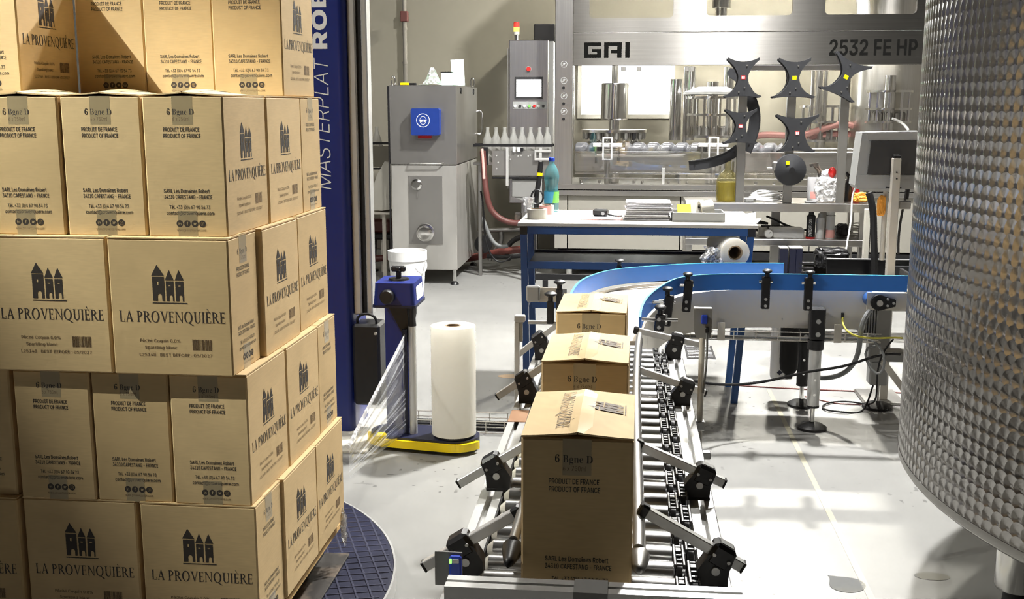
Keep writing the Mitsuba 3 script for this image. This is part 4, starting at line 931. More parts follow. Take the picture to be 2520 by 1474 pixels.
k = thing('guide_block', 'dark block behind the upper left star wheel', 'machine part'); part(k, 'block', exy(Polygon(xz([(1790, 178), (1797, 168), (1818, 170), (1818, 205), (1796, 190)], 7.587)), 7.587, 7.623), 'm_star')
k = thing('cup_fixture', 'dark round cup with clamp hanging on the middle post of the rack', 'machine part')
q = aty(1945, 418, 7.399)
part(k, 'cup', lathe([(0, -.059), (.02596, -.059), (.1003, -.0354), (.10384, .0), (.0826, .0236), (0, .0236)], (q[0], 7.416, q[2]), 32, 'y'), 'm_star', 40)
part(k, 'bore', cyl((q[0] + .00472, 7.351, q[2]), (q[0] + .00472, 7.357, q[2]), .01888, 16), 'm_black', 30)
part(k, 'tag', exy(sbox(q[0] - .0354, q[2] + .0354, q[0] - .01416, q[2] + .059), 7.356, 7.360), 'm_yellow')
part(k, 'clamp', cat(bc(q[0] - .1003, 7.399, q[2] + .0236, .0354, .0354, .059, .00708), cyl((q[0] - .1534, 7.399, q[2] + .00944), (q[0] - .0826, 7.399, q[2] + .00472), .00944, 10)), 'm_steel_dull')
BZ = .8455
def bnc(px, py, z=BZ): return atz(px, py, z)
# things on the top shelf
q = aty(1789, 496, 7.552); k = thing('glass_jug', 'glass jug with yellow oil standing at the left end of the steel bench', 'jug')
c0 = (q[0], 7.552, BZ)
part(k, 'oil', lathe([(0, .00472), (.06372, .00472), (.0708, .0236), (.0708, .1298), (0, .1298)], c0, 32), 'm_oil', 40)
part(k, 'vessel', lathe([(0, 0), (.06844, 0), (.07552, .0177), (.07552, .1416), (.059, .177), (.02124, .2124), (.01888, .2655), (.02242, .26904), (.02242, .2773)], c0, 32), 'm_jug_glass', 40)
for i, dx in enumerate((-.0531, -.0177, .0354)): part(k, 'spout', cyl((q[0] + dx, 7.552 + .0118 * i, BZ + .1534), (q[0] + dx, 7.552 + .0118 * i, BZ + .236 + .01416 * i), .00708, 10), 'm_offwhite', 30)
cb_ = []
for i in range(5):
    t = np.linspace(0, 2 * PI, 26); q0 = aty(1888, 488, 7.528)
    cb_.append(tube([np.array([q0[0] + (.1239 - .0118 * i) * math.cos(s), 7.576 + (.0826 - .00944 * i) * math.sin(s), BZ + .00826 + .01298 * i + .00708 * math.sin(2 * s + i)]) for s in t], .00649, 8))
one('cable_coil', 'loosely coiled white cable lying on the steel bench', 'cable coil', cat(cb_), 'm_white', 40)
k = thing('cable_plug', 'grey connector plug beside the coiled white cable', 'plug'); q = bnc(1835, 490); part(k, 'plug', mv(bc(0, 0, .01652, .059, .0354, .03068, .00708), (q[0] - .0059, 7.469, BZ), rz=30), 'm_grey_plastic'); part(k, 'pin', mv(bc(.04012, 0, .01652, .02124, .0236, .01652, .00354), (q[0] - .0059, 7.469, BZ), rz=30), 'm_steel_dull')
q = aty(1945, 492, 7.576); one('cable_strap', 'dark flat strap lying behind the crumpled bag', 'strap', cb(aty(1982, 490, 7.458)[0], 7.446, BZ + .00059, aty(2010, 490, 7.458)[0], 7.493, BZ + .01416, .00354), 'm_grey_panel')
def bag(name, label, cat_, px0, px1, py_t, py_b, Y, m, seed, dep=.10, rough=.008):
    a, b = aty(px0, py_b, Y), aty(px1, py_t, Y); z0 = max(BZ + .001, a[2]); cx, hx, hz = (a[0] + b[0]) / 2, abs(b[0] - a[0]) / 2, (b[2] - z0) / 2
    s = trimesh.creation.icosphere(subdivisions=3); v = s.vertices.copy()
    from meshkit import noise as mn
    nn = mn(v * 3.1 + seed * 7, seed) - .5; n2 = mn(v * 7.3 + seed, seed + 3) - .5
    sq = np.sign(v) * np.abs(v) ** .6
    v = sq * [hx, dep / 2, hz] * (1 + .28 * nn + .2 * n2)[:, None]
    v[:, 2] = np.maximum(v[:, 2], -hz) ; v += [cx, Y, z0 + hz]
    return one(name, label, cat_, M(v, s.faces), m, False)
bag('plastic_bag', 'crumpled clear plastic bag with parts on the steel bench', 'bag', 2005, 2062, 436, 496, 7.505, 'm_cling', 3)
bag('cloth_bag', 'white and pink wipes pack standing behind the clear plastic bag', 'bag', 2018, 2056, 418, 462, 7.623, 'm_white_paper', 5, .0944)
one('red_rag', 'red rag tucked beside the white wipes pack', 'rag', mv(trimesh.creation.icosphere(subdivisions=2).apply_transform(np.diag([.02596, .0236, .0354, 1])), aty(2048, 424, 7.552)), 'm_red', True)
k = thing('drawing_sheet', 'white card with printed sketch leaning on the steel bench beside the clear bag', 'card'); q0, q1 = aty(1985, 496, 7.587), aty(2016, 436, 7.587)
part(k, 'card', cb(q0[0], 7.587, BZ, q1[0], 7.592, q1[2], .00059), 'm_white_paper'); part(k, 'sketch', cb(q0[0] + .02124, 7.586, BZ + .0177, q0[0] + .059, 7.587, BZ + .0649, 0), 'm_pink')
q = aty(2013, 412, 7.611); k = thing('pliers', 'dark water pump pliers standing up behind the clear plastic bag', 'pliers')
part(k, 'handle', tube([aty(2020, 446, 7.635), aty(2014, 420, 7.635), aty(2004, 408, 7.635)], .00944, 8), 'm_iron', 40); part(k, 'handle', tube([aty(2026, 446, 7.635), aty(2019, 420, 7.635), aty(2010, 404, 7.635)], .00944, 8), 'm_iron', 40)
part(k, 'jaw', exy(Polygon(xz([(1992, 404), (2002, 402), (2014, 400), (2012, 412), (2002, 408), (1994, 411)], 7.635)), 7.625, 7.644), 'm_iron')
k = thing('heat_gun', 'black hand tool standing on the steel bench beside the right post', 'tool')
part(k, 'handle', tube([aty(2084, 496, 7.552), aty(2085, 470, 7.552), aty(2092, 440, 7.552)], [.02596, .02832, .02124], 12), 'm_black', 40); part(k, 'nozzle', tube([aty(2092, 438, 7.552), aty(2082, 424, 7.552)], [.01416, .00944], 10), 'm_black', 40)
k = thing('instruction_card', 'small white card with dark marks leaning beside the black hand tool', 'card'); q0, q1 = aty(2060, 494, 7.599), aty(2078, 452, 7.599); part(k, 'card', cb(q0[0], 7.599, BZ, q1[0], 7.604, q1[2], .00059), 'm_white_paper'); part(k, 'mark', cb(q1[0] - .01416, 7.597, BZ + .0354, q1[0] - .00472, 7.599, BZ + .0531, 0), 'm_black')
for i, (px, py, h) in enumerate(((2099, 400, 62), (2110, 402, 60))):
    a, b = aty(px, py, 7.670), aty(px, py + h, 7.670); k = thing('spray_bottle', ['pink and white bottle standing behind the black hand tool', 'pink and white bottle next to the dark monitor'][i], 'bottle'); part(k, 'body', lathe([(0, 0), (.02006, 0), (.02006, b[2] * 0 + .1298), (.00944, .1593), (0, .16048)], (a[0], 7.670, BZ), 18), 'm_pink', 40); part(k, 'cap', lathe([(0, .16107), (.01062, .16107), (.01062, .1829), (0, .18408)], (a[0], 7.670, BZ), 14), 'm_white', 30)
bag('work_glove', 'orange work gloves lying at the right end of the steel bench', 'gloves', 2098, 2138, 474, 497, 7.505, 'm_orange', 8, .0826)
bag('work_glove', 'orange work glove hanging beside the mast of the dark monitor', 'gloves', 2158, 2180, 482, 532, 5.635, 'm_orange', 9, .0472)
q = aty(2108, 462, 7.611); one('red_bottle', 'small red bottle behind the orange gloves', 'bottle', lathe([(0, 0), (.0236, 0), (.0236, .0708), (.00944, .0944), (.00944, .1121), (0, .11328)], (q[0], 7.611, BZ), 18), 'm_red', 40)
# lower shelf
LZ = .6055
k = thing('white_carton', 'long white carton lying on the lower shelf of the steel bench', 'carton'); a, b = aty(1898, 587, 7.505), aty(1978, 566, 7.505); part(k, 'body', cb(a[0], 7.493, LZ, b[0], 7.646, LZ + .06136, .00236), 'm_white'); part(k, 'flap', cb(b[0] + .00035, 7.495, LZ + .00472, b[0] + .00236, 7.644, LZ + .059, 0), 'm_offwhite')
k = thing('pressure_gauge', 'small round gauge leaning against the white carton', 'gauge'); q = aty(1891, 576, 7.469); q[2] = LZ + .03186
part(k, 'case', lathe([(0, -.01416), (.02832, -.01416), (.03068, -.00944), (.03068, .01416), (0, .01416)], (q[0], 7.469, q[2]), 28, 'y'), 'm_steel_bright', 30); part(k, 'dial', cyl((q[0], 7.453, q[2]), (q[0], 7.455, q[2]), .02478, 24), 'm_white', 30); part(k, 'needle', spin(cb(q[0] - .00118, 7.451, q[2], q[0] + .00118, 7.453, q[2] + .0177, 0), (q[0], 7.452, q[2]), ry=40), 'm_black')
k = thing('gauge_block', 'white block with black lever behind the small gauge', 'valve'); part(k, 'block', bc(q[0] - .0295, 7.552, LZ + .0354, .059, .059, .06844, .00472), 'm_offwhite'); part(k, 'lever', bc(q[0] - .0118, 7.540, LZ + .07552, .059, .0177, .00944, .00354), 'm_black')
def can(label, px, h, m_body, m_cap, r=.02832, shape=0):
    q = aty(px, 586, 7.505); k = thing('aerosol_can', label, 'spray can'); c0 = (q[0], 7.505, LZ)
    part(k, 'body', lathe([(0, 0), (r, 0), (r, h * .78), (r * .8, h * .84), (0, h * .845)], c0, 28), m_body, 40)
    part(k, 'cap', lathe([(0, h * .847), (r * (.62 if shape == 0 else .98), h * .847), (r * (.55 if shape == 0 else .95), h), (0, h)], c0, 24), m_cap, 30); return k, q
k, q = can('black spray can with white lettering on the lower shelf of the steel bench', 1994, .18644, 'm_black', 'm_black', .02891)
lt = text('INTERFLON', .01947, 'sans', 800, size=48, width=.11564); fm = flat(lt); v = fm.vertices.copy(); ang = (v[:, 1] - .00472) / .02915
fm.vertices = np.stack([q[0] - .00236 - .02974 * np.sin(ang) * -1 * -1 + 0, 7.505 - .02974 * np.cos(ang), LZ + .01416 + v[:, 0]], 1)
part(k, 'lettering', fm, 'm_white'); part(k, 'base_ring', ring(.02903, .03021, .0, .00944, (q[0], 7.505, LZ), 28), 'm_red', 30)
can('plain white spray can between the black can and the red and white can', 2017, .16756, 'm_white', 'm_grey_plastic', .02714)
k, q = can('white spray can with red bottom half and white cap', 2042, .1947, 'm_white', 'm_white', .02773, 1)
part(k, 'red_print', ring(.02785, .02856, .00472, .059, (q[0], 7.505, LZ), 28), 'm_pink', 30); part(k, 'band', ring(.02785, .02903, .15104, .15694, (q[0], 7.505, LZ), 28), 'm_black', 30)
bag_z = BZ; BZ = LZ
bag('tool_bundle', 'black bundle of tools on the lower shelf beside the spray cans', 'tool bundle', 2054, 2092, 552, 586, 7.623, 'm_black', 12, .118)
bag('tool_bundle', 'dark grey heap of tools on the lower shelf behind the white carton', 'tool bundle', 1862, 1960, 556, 575, 7.741, 'm_black_rubber', 14, .0944)
BZ = bag_z
cb_ = []
for i in range(6):
    q = aty(2110, 572, 7.528); t = np.linspace(0, 2 * PI, 22)
    cb_.append(tube([np.array([q[0] + (.0531) * math.cos(s), 7.552 + .0354 * math.sin(s) + .00472 * i, LZ + .00944 + .01416 * i + .01416 * math.cos(s + i)]) for s in t], .00472, 6))
one('cable_coil', 'coil of grey cables at the right end of the lower shelf', 'cable coil', cat(cb_), 'm_offwhite', 40)
one('screwdriver', 'long dark bent rod lying on the lower shelf behind the cans', 'rod', tube(curve([aty(1886, 532, 7.788), aty(1905, 540, 7.788), aty(1940, 556, 7.764), aty(1985, 566, 7.670)], 16), .00708, 8), 'm_black', 40)
one('hose_nozzle', 'black nozzle lying on the lower shelf above the corner of the workbench', 'nozzle', tube([aty(1858, 545, 7.670), aty(1890, 550, 7.670)], [.01652, .00826], 10), 'm_black', 40)
cable('cable', 'long thin white cable hanging from the bench in front of the lower shelf', [ax(2110, 455, 7.316), ax(2098, 485, 7.340), ax(2095, 530, 7.316), ax(2088, 580, 7.257), ax(2080, 640, 7.198)], .0059, 'm_white')
# monitor on its mast
mo = thing('monitor_box', 'grey control box with dark screen panel on a mast beside the tank', 'monitor')
MY = 5.60
P = Polygon(xz([(2122, 326), (2270, 323), (2270, 466), (2112, 466), (2104, 456)], MY))
part(mo, 'case', exy(P, MY, MY + .16), 'm_grey_plastic')
part(mo, 'top_slope', exy(Polygon(xz([(2132, 327), (2270, 325), (2270, 344), (2138, 345)], MY - .004)), MY - .004, MY - .0005), 'm_alu')
part(mo, 'screen', exy(Polygon(xz([(2144, 347), (2270, 346), (2270, 428), (2134, 428)], MY - .006)), MY - .010, MY - .0045), 'm_screen_dark')
part(mo, 'bottom_rail', exy(Polygon(xz([(2112, 431), (2270, 431), (2270, 464), (2112, 464)], MY - .004)), MY - .006, MY - .0005), 'm_grey_plastic')
x = aty(2205, 430, 5.54)[0]; x2 = aty(2193, 640, 5.54)[0]
m = cb(-.02, 5.53, 0, .02, 5.57, 1.0, .003); v = m.vertices; t = v[:, 2]; v[:, 2] = .02 + t * 1.21; v[:, 0] += x2 + (x - x2) * (v[:, 2] - .45) / .78; m.vertices = v
part(mo, 'mast', m, 'm_galv'); part(mo, 'mast_cap', bc(x, 5.55, 1.238, .034, .036, .016, .003), 'm_black')
xb_ = x2 - (x - x2) * .45 / .78
part(mo, 'base', cb(xb_ - .10, 5.49, 0, xb_ + .10, 5.75, .0195, .004), 'm_steel_dull')
for z, w in ((1.155, .06), (1.085, .075)): part(mo, 'slot_plate', bc(x, 5.574, z, w, .006, .007, .001), 'm_black')
for px, py in ((2207, 424), (2207, 440)): q = aty(px, py, 5.528); part(mo, 'bolt', cyl((q[0], 5.5265, q[2]), (q[0], 5.5298, q[2]), .004, 8), 'm_black', 30)
part(mo, 'side_tube', tube([aty(2180, 470, 5.66), aty(2170, 640, 5.66)], .013, 10), 'm_galv', 40)
part(mo, 'bracket', cb(x + .03, 5.56, .98, x + .085, 5.60, 1.02, .003), 'm_grey_panel')
cable('cable', 'thick black corrugated hose bending down beside the white bench post', [ax(2138, 474, 6.9), ax(2147, 510, 6.9), ax(2150, 560, 6.9), ax(2152, 650, 6.9), ax(2153, 720, 6.93), ax(2154, 838, 6.95)], .021, 'm_black_rubber', 'hose')
cable('cable', 'thin black cable with connector hanging from the dark monitor box', [ax(2234, 466, 5.7), ax(2224, 505, 5.7), ax(2214, 560, 5.7), ax(2211, 625, 5.7)], .006, 'm_black')
one('cable_plug', 'black connector at the top of the cable under the monitor box', 'plug', cyl(ax(2234, 464, 5.7), ax(2230, 490, 5.7), .011, 10), 'm_black', 30)
k = thing('white_post', 'white square post standing between the steel bench and the black hose', 'post'); q0, q1 = aty(2124, 640, 7.2), aty(2145, 500, 7.2); part(k, 'post', cb(q0[0], 7.20, .008, q1[0], 7.25, .83, .002), 'm_offwhite'); part(k, 'foot_plate', cb(q0[0] - .03, 7.18, 0, q1[0] + .03, 7.27, .0078, .002), 'm_offwhite')
# the dark case packer line behind the curved conveyor
kk = thing('case_line', 'dark conveyor line with black side panels behind the blue guards', 'conveyor')
part(kk, 'bed', cb(.78, 7.08, .32, 2.2, 7.30, .365, .003), 'm_black')
part(kk, 'front_panel', cb(aty(2035, 640, 7.03)[0], 7.03, .38, 2.2, 7.05, .527, .002), 'm_black_gloss'); part(kk, 'panel_cap', cb(aty(2035, 640, 7.03)[0], 7.028, .5275, 2.2, 7.052, .534, .001), 'm_grey_panel')
part(kk, 'side_flap', cb(aty(2193, 660, 7.01)[0], 7.008, .40, 2.2, 7.02, .495, .002), 'm_black')
for px in (1930, 1952, 1968):
    q = aty(px, 612, 7.10); w = .026 if px < 1940 else .020
    part(kk, 'stop_post', cb(q[0] - w, 7.10, .38, q[0] + w, 7.16, q[2] - .001, .002), 'm_navy_dark'); part(kk, 'stop_cap', cb(q[0] - w - .001, 7.099, q[2] - .0005, q[0] + w + .001, 7.20, q[2] + .007, .001), 'm_alu_bright')
x = aty(1985, 640, 7.1)[0]
for i in range(4): part(kk, 'frame_bar', cb(x - .05, 7.10, .39 + i * .03, x + .05, 7.14, .407 + i * .03, .001), 'm_black')
bag_z = BZ; BZ = .37
bag('black_cover', 'crumpled black cover lying on the dark conveyor line', 'cover', 2002, 2088, 610, 660, 7.20, 'm_black', 21, .16)
BZ = bag_z
part(kk, 'rear_rail', cb(-.68, 8.08, .20, 2.2, 8.11, .245, .002), 'm_black')
for x in (1.05, 2.05): part(kk, 'leg', cb(x - .03, 7.12, 0, x + .03, 7.18, .3195, .003), 'm_black')
for x in (-.6, .65, 2.1): part(kk, 'rear_leg', cb(x - .02, 8.08, 0, x + .02, 8.11, .1998, .003), 'm_black')

# ================================================================== STEEL CABINET WITH GOGGLE BOX
sc_ = thing('steel_cabinet', 'tall stainless steel cabinet on feet with two round knobs on its lower door', 'cabinet')
part(sc_, 'lower_body', cb(-1.955, 9.0, .125, -1.407, 10.22, .998, .004), 'm_steelbox')
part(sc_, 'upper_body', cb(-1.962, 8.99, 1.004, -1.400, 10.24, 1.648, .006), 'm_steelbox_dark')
part(sc_, 'seam', cb(-1.95, 9.005, .9982, -1.412, 10.2, 1.0038, 0), 'm_darkgap')
part(sc_, 'edge_strip', cb(-1.972, 8.985, .14, -1.9625, 9.0, 1.64, .001), 'm_black')
for x in (-1.93, -1.435):
    for y in (9.03, 10.16):
        part(sc_, 'leg', cyl((x, y, .03), (x, y, .1248), .016, 14), 'm_steel_bright', 30); part(sc_, 'foot', lathe([(0, 0), (.036, 0), (.03, .015), (.012, .0298), (0, .0298)], (x, y, 0), 20), 'm_black', 30)
a, b = aty(1008, 600, 8.995), aty(1088, 433, 8.995)
part(sc_, 'door_plate', cb(a[0], 8.992, a[2], b[0], 8.9995, b[2], .001), 'm_steel_dull')
q = aty(1025, 454, 8.98); part(sc_, 'small_knob', lathe([(0, -.018), (.03, -.018), (.046, -.008), (.048, .012), (0, .012)], (q[0], 8.979, q[2]), 24, 'y'), 'm_steel_bright', 30)
part(sc_, 'chain', tube([(q[0] + .004, 8.984, q[2] - .05), (q[0] + .006, 8.984, q[2] - .12)], .003, 6), 'm_steel_dull', 30)
q = aty(1046, 573, 8.96); part(sc_, 'large_knob', lathe([(0, -.07), (.05, -.066), (.062, -.05), (.062, -.02), (.074, -.018), (.076, .01), (0, .01)], (q[0], 8.981, q[2]), 32, 'y'), 'm_steel_bright', 30)
a, b = aty(1006, 402, 8.97), aty(1090, 402, 8.97)
part(sc_, 'rail_handle', tube(np.array([(a[0], 8.99, a[2]), (a[0] + .012, 8.962, a[2]), (b[0] - .012, 8.962, b[2]), (b[0], 8.99, b[2])]), .006, 8), 'm_steel_bright', 40)
for y in (9.22, 9.98): part(sc_, 'port', cyl((-1.3998, y, 1.605), (-1.393, y, 1.605), .024, 20), 'm_black', 30)
part(sc_, 'side_handle', tube(curve([(-1.40, 10.18, 1.43), (-1.355, 10.18, 1.425), (-1.35, 10.18, 1.40), (-1.35, 10.18, 1.26), (-1.355, 10.18, 1.235), (-1.40, 10.18, 1.23)], 16), .009, 8), 'm_steel_bright', 40)
for px, yy in ((968, 9.3), (1163, 10.0)):
    q = aty(px, 203, yy); t = np.linspace(0, 2 * PI, 18)
    part(sc_, 'lifting_eye', tube([np.array([q[0] + .016 * math.cos(s), yy, 1.688 + .040 * math.sin(s)]) for s in t], .006, 6, False), 'm_steel_bright', 40)
k = thing('goggle_box', 'blue safety goggle dispenser box with white face sign on the steel cabinet', 'box')
a, b = aty(1013, 333, 8.93), aty(1082, 267, 8.93); w, h = b[0] - a[0], b[2] - a[2]
part(k, 'case', mv(exz(rrect(0, 0, w, h, .015), 0, .085), (a[0], 8.9885, a[2]), rx=90), 'm_box_blue', 30)
part(k, 'red_label', cb(a[0] + .045, 8.965, a[2] - .026, a[0] + .155, 8.988, a[2] - .001, .002), 'm_red')
cx0, cz0 = a[0] + w * .43, a[2] + h * .56
O2 = lambda r: Point(0, 0).buffer(r, quad_segs=12)
head = affinity.scale(O2(.034), .82, 1.0).difference(affinity.scale(O2(.030), .82, 1.0))
gog = unary_union([Polygon([(-.026, .004), (-.002, .004), (-.006, -.014), (-.020, -.014)]), Polygon([(.026, .004), (.002, .004), (.006, -.014), (.020, -.014)]), sbox(-.036, .002, .036, .007)])
part(k, 'sign', flat(at2(unary_union([O2(.056).difference(O2(.050)), head, gog]), cx0, cz0), face((0, 8.9022, 0), (1, 0, 0), (0, 0, 1))), 'm_white')
TZ = 1.6485
q = aty(1003, 208, 9.15); k = thing('marker_knife', 'yellow and black cutter lying on top of the steel cabinet', 'cutter'); part(k, 'grip', bc(-1.86, 9.15, TZ + .012, .075, .03, .022, .006), 'm_yellow'); part(k, 'tip', bc(-1.79, 9.155, TZ + .011, .06, .024, .018, .004), 'm_black')
q = aty(1100, 190, 9.25); k = thing('signal_lamp', 'glowing white green lamp block on top of the steel cabinet', 'lamp')
part(k, 'lens', bc(q[0], 9.25, TZ + .052, .085, .08, .10, .006), 'm_green_lit', **EM((2.2, 8.5, 3.2), .4)); part(k, 'lid', bc(q[0], 9.25, TZ + .1075, .094, .09, .01, .002), 'm_black')
k = thing('white_card', 'white card standing behind the green signal lamp on the steel cabinet', 'card'); q = aty(1128, 170, 9.38)
part(k, 'sheet', spin(cb(q[0] - .056, 9.38, TZ + .0005, q[0] + .056, 9.384, TZ + .22, .0005), (q[0], 9.38, TZ), ry=-3), 'm_white_paper')
v, f = [], []
for i in range(20):
    for j in range(20):
        a, b = i / 19, j / 19; hgt = .15 * math.exp(-((a - .58) / .2) ** 2 - ((b - .5) / .3) ** 2)
        v.append(np.array([-1.78 + .25 * a, 9.12 + .18 * b, TZ + .004 + hgt]) + RNG.normal(0, .004, 3) * [1, 1, .5 if hgt > .01 else 0])
for i in range(19):
    for j in range(19): q = i * 20 + j; f += [[q, q + 20, q + 21], [q, q + 21, q + 1]]
one('plastic_film', 'crumpled clear plastic film heaped on top of the steel cabinet', 'plastic film', M(v, f), 'm_cling')
# white sack hanging left of the cabinet, with small stand
P = xz([(948, 400), (962, 405), (962, 512), (940, 516), (918, 514), (918, 470), (930, 432)], 9.2)
one('white_sack', 'white sheet hanging in folds at the left side of the steel cabinet', 'sack', mv(exy(Polygon(P).buffer(.01), 9.2, 9.5), (0, 0, 0)), 'm_offwhite', 30)
k = thing('side_table', 'small steel stand below the white sheet beside the wrapper mast', 'stand'); q = aty(938, 518, 9.2)
part(k, 'top', cb(-2.45, 9.15, q[2] - .03, -2.0, 9.6, q[2] - .012, .002), 'm_galv')
for x in (-2.40, -2.07): part(k, 'leg', cb(x - .015, 9.2, 0, x + .015, 9.23, q[2] - .0305, .002), 'm_galv')
k = thing('pump_stand', 'dark pump with brown hose on short legs beside the wrapper mast', 'pump'); q = aty(940, 565, 9.7)
part(k, 'body', bc(q[0], 9.7, .42, .2, .2, .12, .02), 'm_red_brown'); part(k, 'base', bc(q[0], 9.7, .33, .22, .22, .058, .01), 'm_black')
for dx in (-.07, .08): part(k, 'leg', tube([(q[0] + dx, 9.7, .30), (q[0] + dx * 1.15, 9.7, .02)], [.022, .016], 10), 'm_black', 30); part(k, 'foot', cyl((q[0] + dx * 1.15, 9.7, 0), (q[0] + dx * 1.15, 9.7, .0195), .04, 14), 'm_black', 30)
k = thing('bucket', 'white plastic bucket standing on the floor in front of the steel cabinet', 'bucket')
part(k, 'body', lathe([(0, 0), (.118, 0), (.124, .012), (.144, .30), (.138, .30), (.118, .018), (0, .018)], (-1.70, 8.36, 0), 40), 'm_white', 30)
part(k, 'rim', ring(.1445, .153, .30, .372, (-1.70, 8.36, 0), 40), 'm_white', 30); part(k, 'lid', lathe([(0, .345), (.144, .345), (.144, .352), (0, .352)], (-1.70, 8.36, 0), 40), 'm_white', 30)
part(k, 'handle', tube(curve([(-1.552, 8.33, .29), (-1.538, 8.26, .24), (-1.56, 8.20, .22), (-1.60, 8.18, .26)], 14), .006, 8), 'm_white', 40)
# wall pipe
k = thing('wall_pipe', 'thin upright wall pipe with red bracket left of the steel cabinet', 'pipe')
x = aty(994, 120, 11.15)[0]
part(k, 'pipe', cyl((x, 11.2, .3), (x, 11.2, 5.1), .022, 14), 'm_wall_dark', 30)
q = aty(991, 40, 11.17); part(k, 'bracket', cb(x - .035, 11.165, q[2] - .05, x + .035, 11.24, q[2] + .05, .004), 'm_red_brown')
for py in (70, 155): q = aty(995, py, 11.17); part(k, 'joint', cyl((x, 11.2, q[2] - .012), (x, 11.2, q[2] + .012), .027, 14), 'm_wall_dark', 30)
one('wall_speaker', 'dark box on the wall above the screen tower', 'box', cb(-.95, 11.1, 2.02, -.74, 11.24, 2.28, .01), 'm_screen_dark')

# ================================================================== BOTTLE INFEED LINE AND SCREEN TOWER
bl = thing('bottle_conveyor', 'bottle infeed conveyor carrying clear bottles towards the filling machine', 'conveyor')
part(bl, 'front_rail', cb(-1.335, 9.475, 1.135, -.645, 9.495, 1.158, .002), 'm_black'); part(bl, 'rear_rail', cb(-1.34, 9.64, 1.135, -.645, 9.66, 1.158, .002), 'm_black')
part(bl, 'chain_bed', cb(-1.34, 9.50, .975, -.645, 9.635, .999, .001), 'm_steel_dull')
part(bl, 'flank', cb(-1.17, 9.485, .885, -.645, 9.497, 1.10, .002), 'm_steel_dull'); part(bl, 'flank_lip', cb(-1.17, 9.470, .86, -.645, 9.4965, .876, .002), 'm_black')
part(bl, 'end_block', cb(-1.262, 9.47, .98, -1.205, 9.4985, 1.13, .003), 'm_black')
for px, py in ((1222, 383), (1226, 400), (1222, 415), (1252, 383), (1256, 392), (1275, 384), (1282, 383), (1300, 384), (1305, 382)): q = aty(px, py, 9.48); part(bl, 'bolt', cyl((q[0], 9.479, q[2]), (q[0], 9.4848, q[2]), .007, 8), 'm_alu_bright', 30)
for px in (1248, 1330): q = aty(px, 420, 9.46); part(bl, 'support', cb(q[0] - .012, 9.455, .62 if px > 1300 else .80, q[0] + .012, 9.469, 1.13, .002), 'm_alu_bright')
part(bl, 'gear_box', cb(-1.0, 9.49, .70, -.74, 9.62, .858, .006), 'm_grey_panel'); part(bl, 'chute', exy(Polygon([(-.98, .699), (-.74, .699), (-.70, .62), (-.86, .655)]), 9.5, 9.6), 'm_grey_panel')
part(bl, 'foot_post', cb(-.90, 9.53, 0, -.86, 9.57, .62, .003), 'm_steel_dull'); part(bl, 'foot_post', cb(-1.30, 9.53, 0, -1.27, 9.57, .974, .003), 'm_steel_dull')
for px, h in ((1265, .045), (1276, .04), (1284, .03)): q = aty(px, 368, 9.46); part(bl, 'sensor', bc(q[0], 9.466, q[2], .024, .014, h, .003), 'm_white' if h > .035 else 'm_black')
part(bl, 'side_bracket', cat(cb(-.80, 9.45, 1.02, -.66, 9.468, 1.04, .002), cb(-.80, 9.45, 1.09, -.66, 9.468, 1.11, .002), cb(-.80, 9.45, 1.0405, -.785, 9.468, 1.0895, .001)), 'm_alu_bright')
bot = [(0, 0), (.041, 0), (.043, .01), (.043, .165), (.038, .195), (.022, .235), (.0155, .262), (.0145, .285), (.0165, .287), (.0165, .300), (0, .300)]
for i, px in enumerate((1200, 1221, 1242, 1264, 1285, 1306, 1328, 1347)):
    q = aty(px, 340, 9.57)
    o = thing('glass_bottle', ['first', 'second', 'third', 'fourth', 'fifth', 'sixth', 'seventh', 'eighth'][i] + ' clear bottle from the steel cabinet in the row on the infeed conveyor', 'bottle', 'clear bottles on the infeed conveyor')
    scene[o + '__glass'] = mikit.ply(lathe(bot, (q[0], 9.567, .9995), 24), 'm_bottle_glass', 50)
le = thing('line_end', 'short piece of the bottle line with black rail behind the wrapper mast', 'conveyor')
part(le, 'rail', cb(-2.30, 9.62, 1.145, -1.98, 9.64, 1.165, .002), 'm_black'); part(le, 'sensor', bc(-2.02, 9.60, 1.18, .05, .03, .03, .004), 'm_black'); part(le, 'flank', cb(-2.30, 9.625, .95, -1.98, 9.635, 1.13, .002), 'm_wall'); part(le, 'lower_rail', cb(-2.30, 9.615, .925, -1.98, 9.64, .94, .002), 'm_black'); part(le, 'post', cb(-2.2, 9.64, 0, -2.17, 9.67, 1.14, .002), 'm_galv')
part(le, 'motor', bc(-2.13, 9.60, .83, .10, .03, .14, .01), 'm_black')
o = thing('glass_bottle', 'clear empty bottle alone on the line end beside the wrapper mast', 'bottle'); scene[o + '__glass'] = mikit.ply(lathe(bot, (-2.235, 9.72, 1.0), 24), 'm_bottle_glass', 50)
part(le, 'bottle_bed', cb(-2.30, 9.675, .975, -1.98, 9.78, .9995, .001), 'm_steel_dull')
ht = thing('screen_tower', 'stainless control tower with lit screen and buttons beside the filling machine', 'control cabinet')
HY = 9.80
def hp(px, py, Y=HY): return aty(px, py, Y)
a, b = hp(1253, 500), hp(1350, 98)
part(ht, 'body', cb(a[0], HY, .62, b[0], HY + .3, b[2], .006), 'm_steel_v'); part(ht, 'side_panel', cb(b[0] + .0005, HY + .01, .62, b[0] + .045, HY + .28, b[2] - .01, .004), 'm_alu_bright')
part(ht, 'stand', cb(a[0] + .10, HY + .08, .0, b[0] - .10, HY + .2, .6195, .004), 'm_steel_v')
a, b = hp(1267, 244), hp(1336, 189); part(ht, 'screen_bezel', cb(a[0], HY - .012, a[2], b[0], HY - .0005, b[2], .003), 'm_screen_dark')
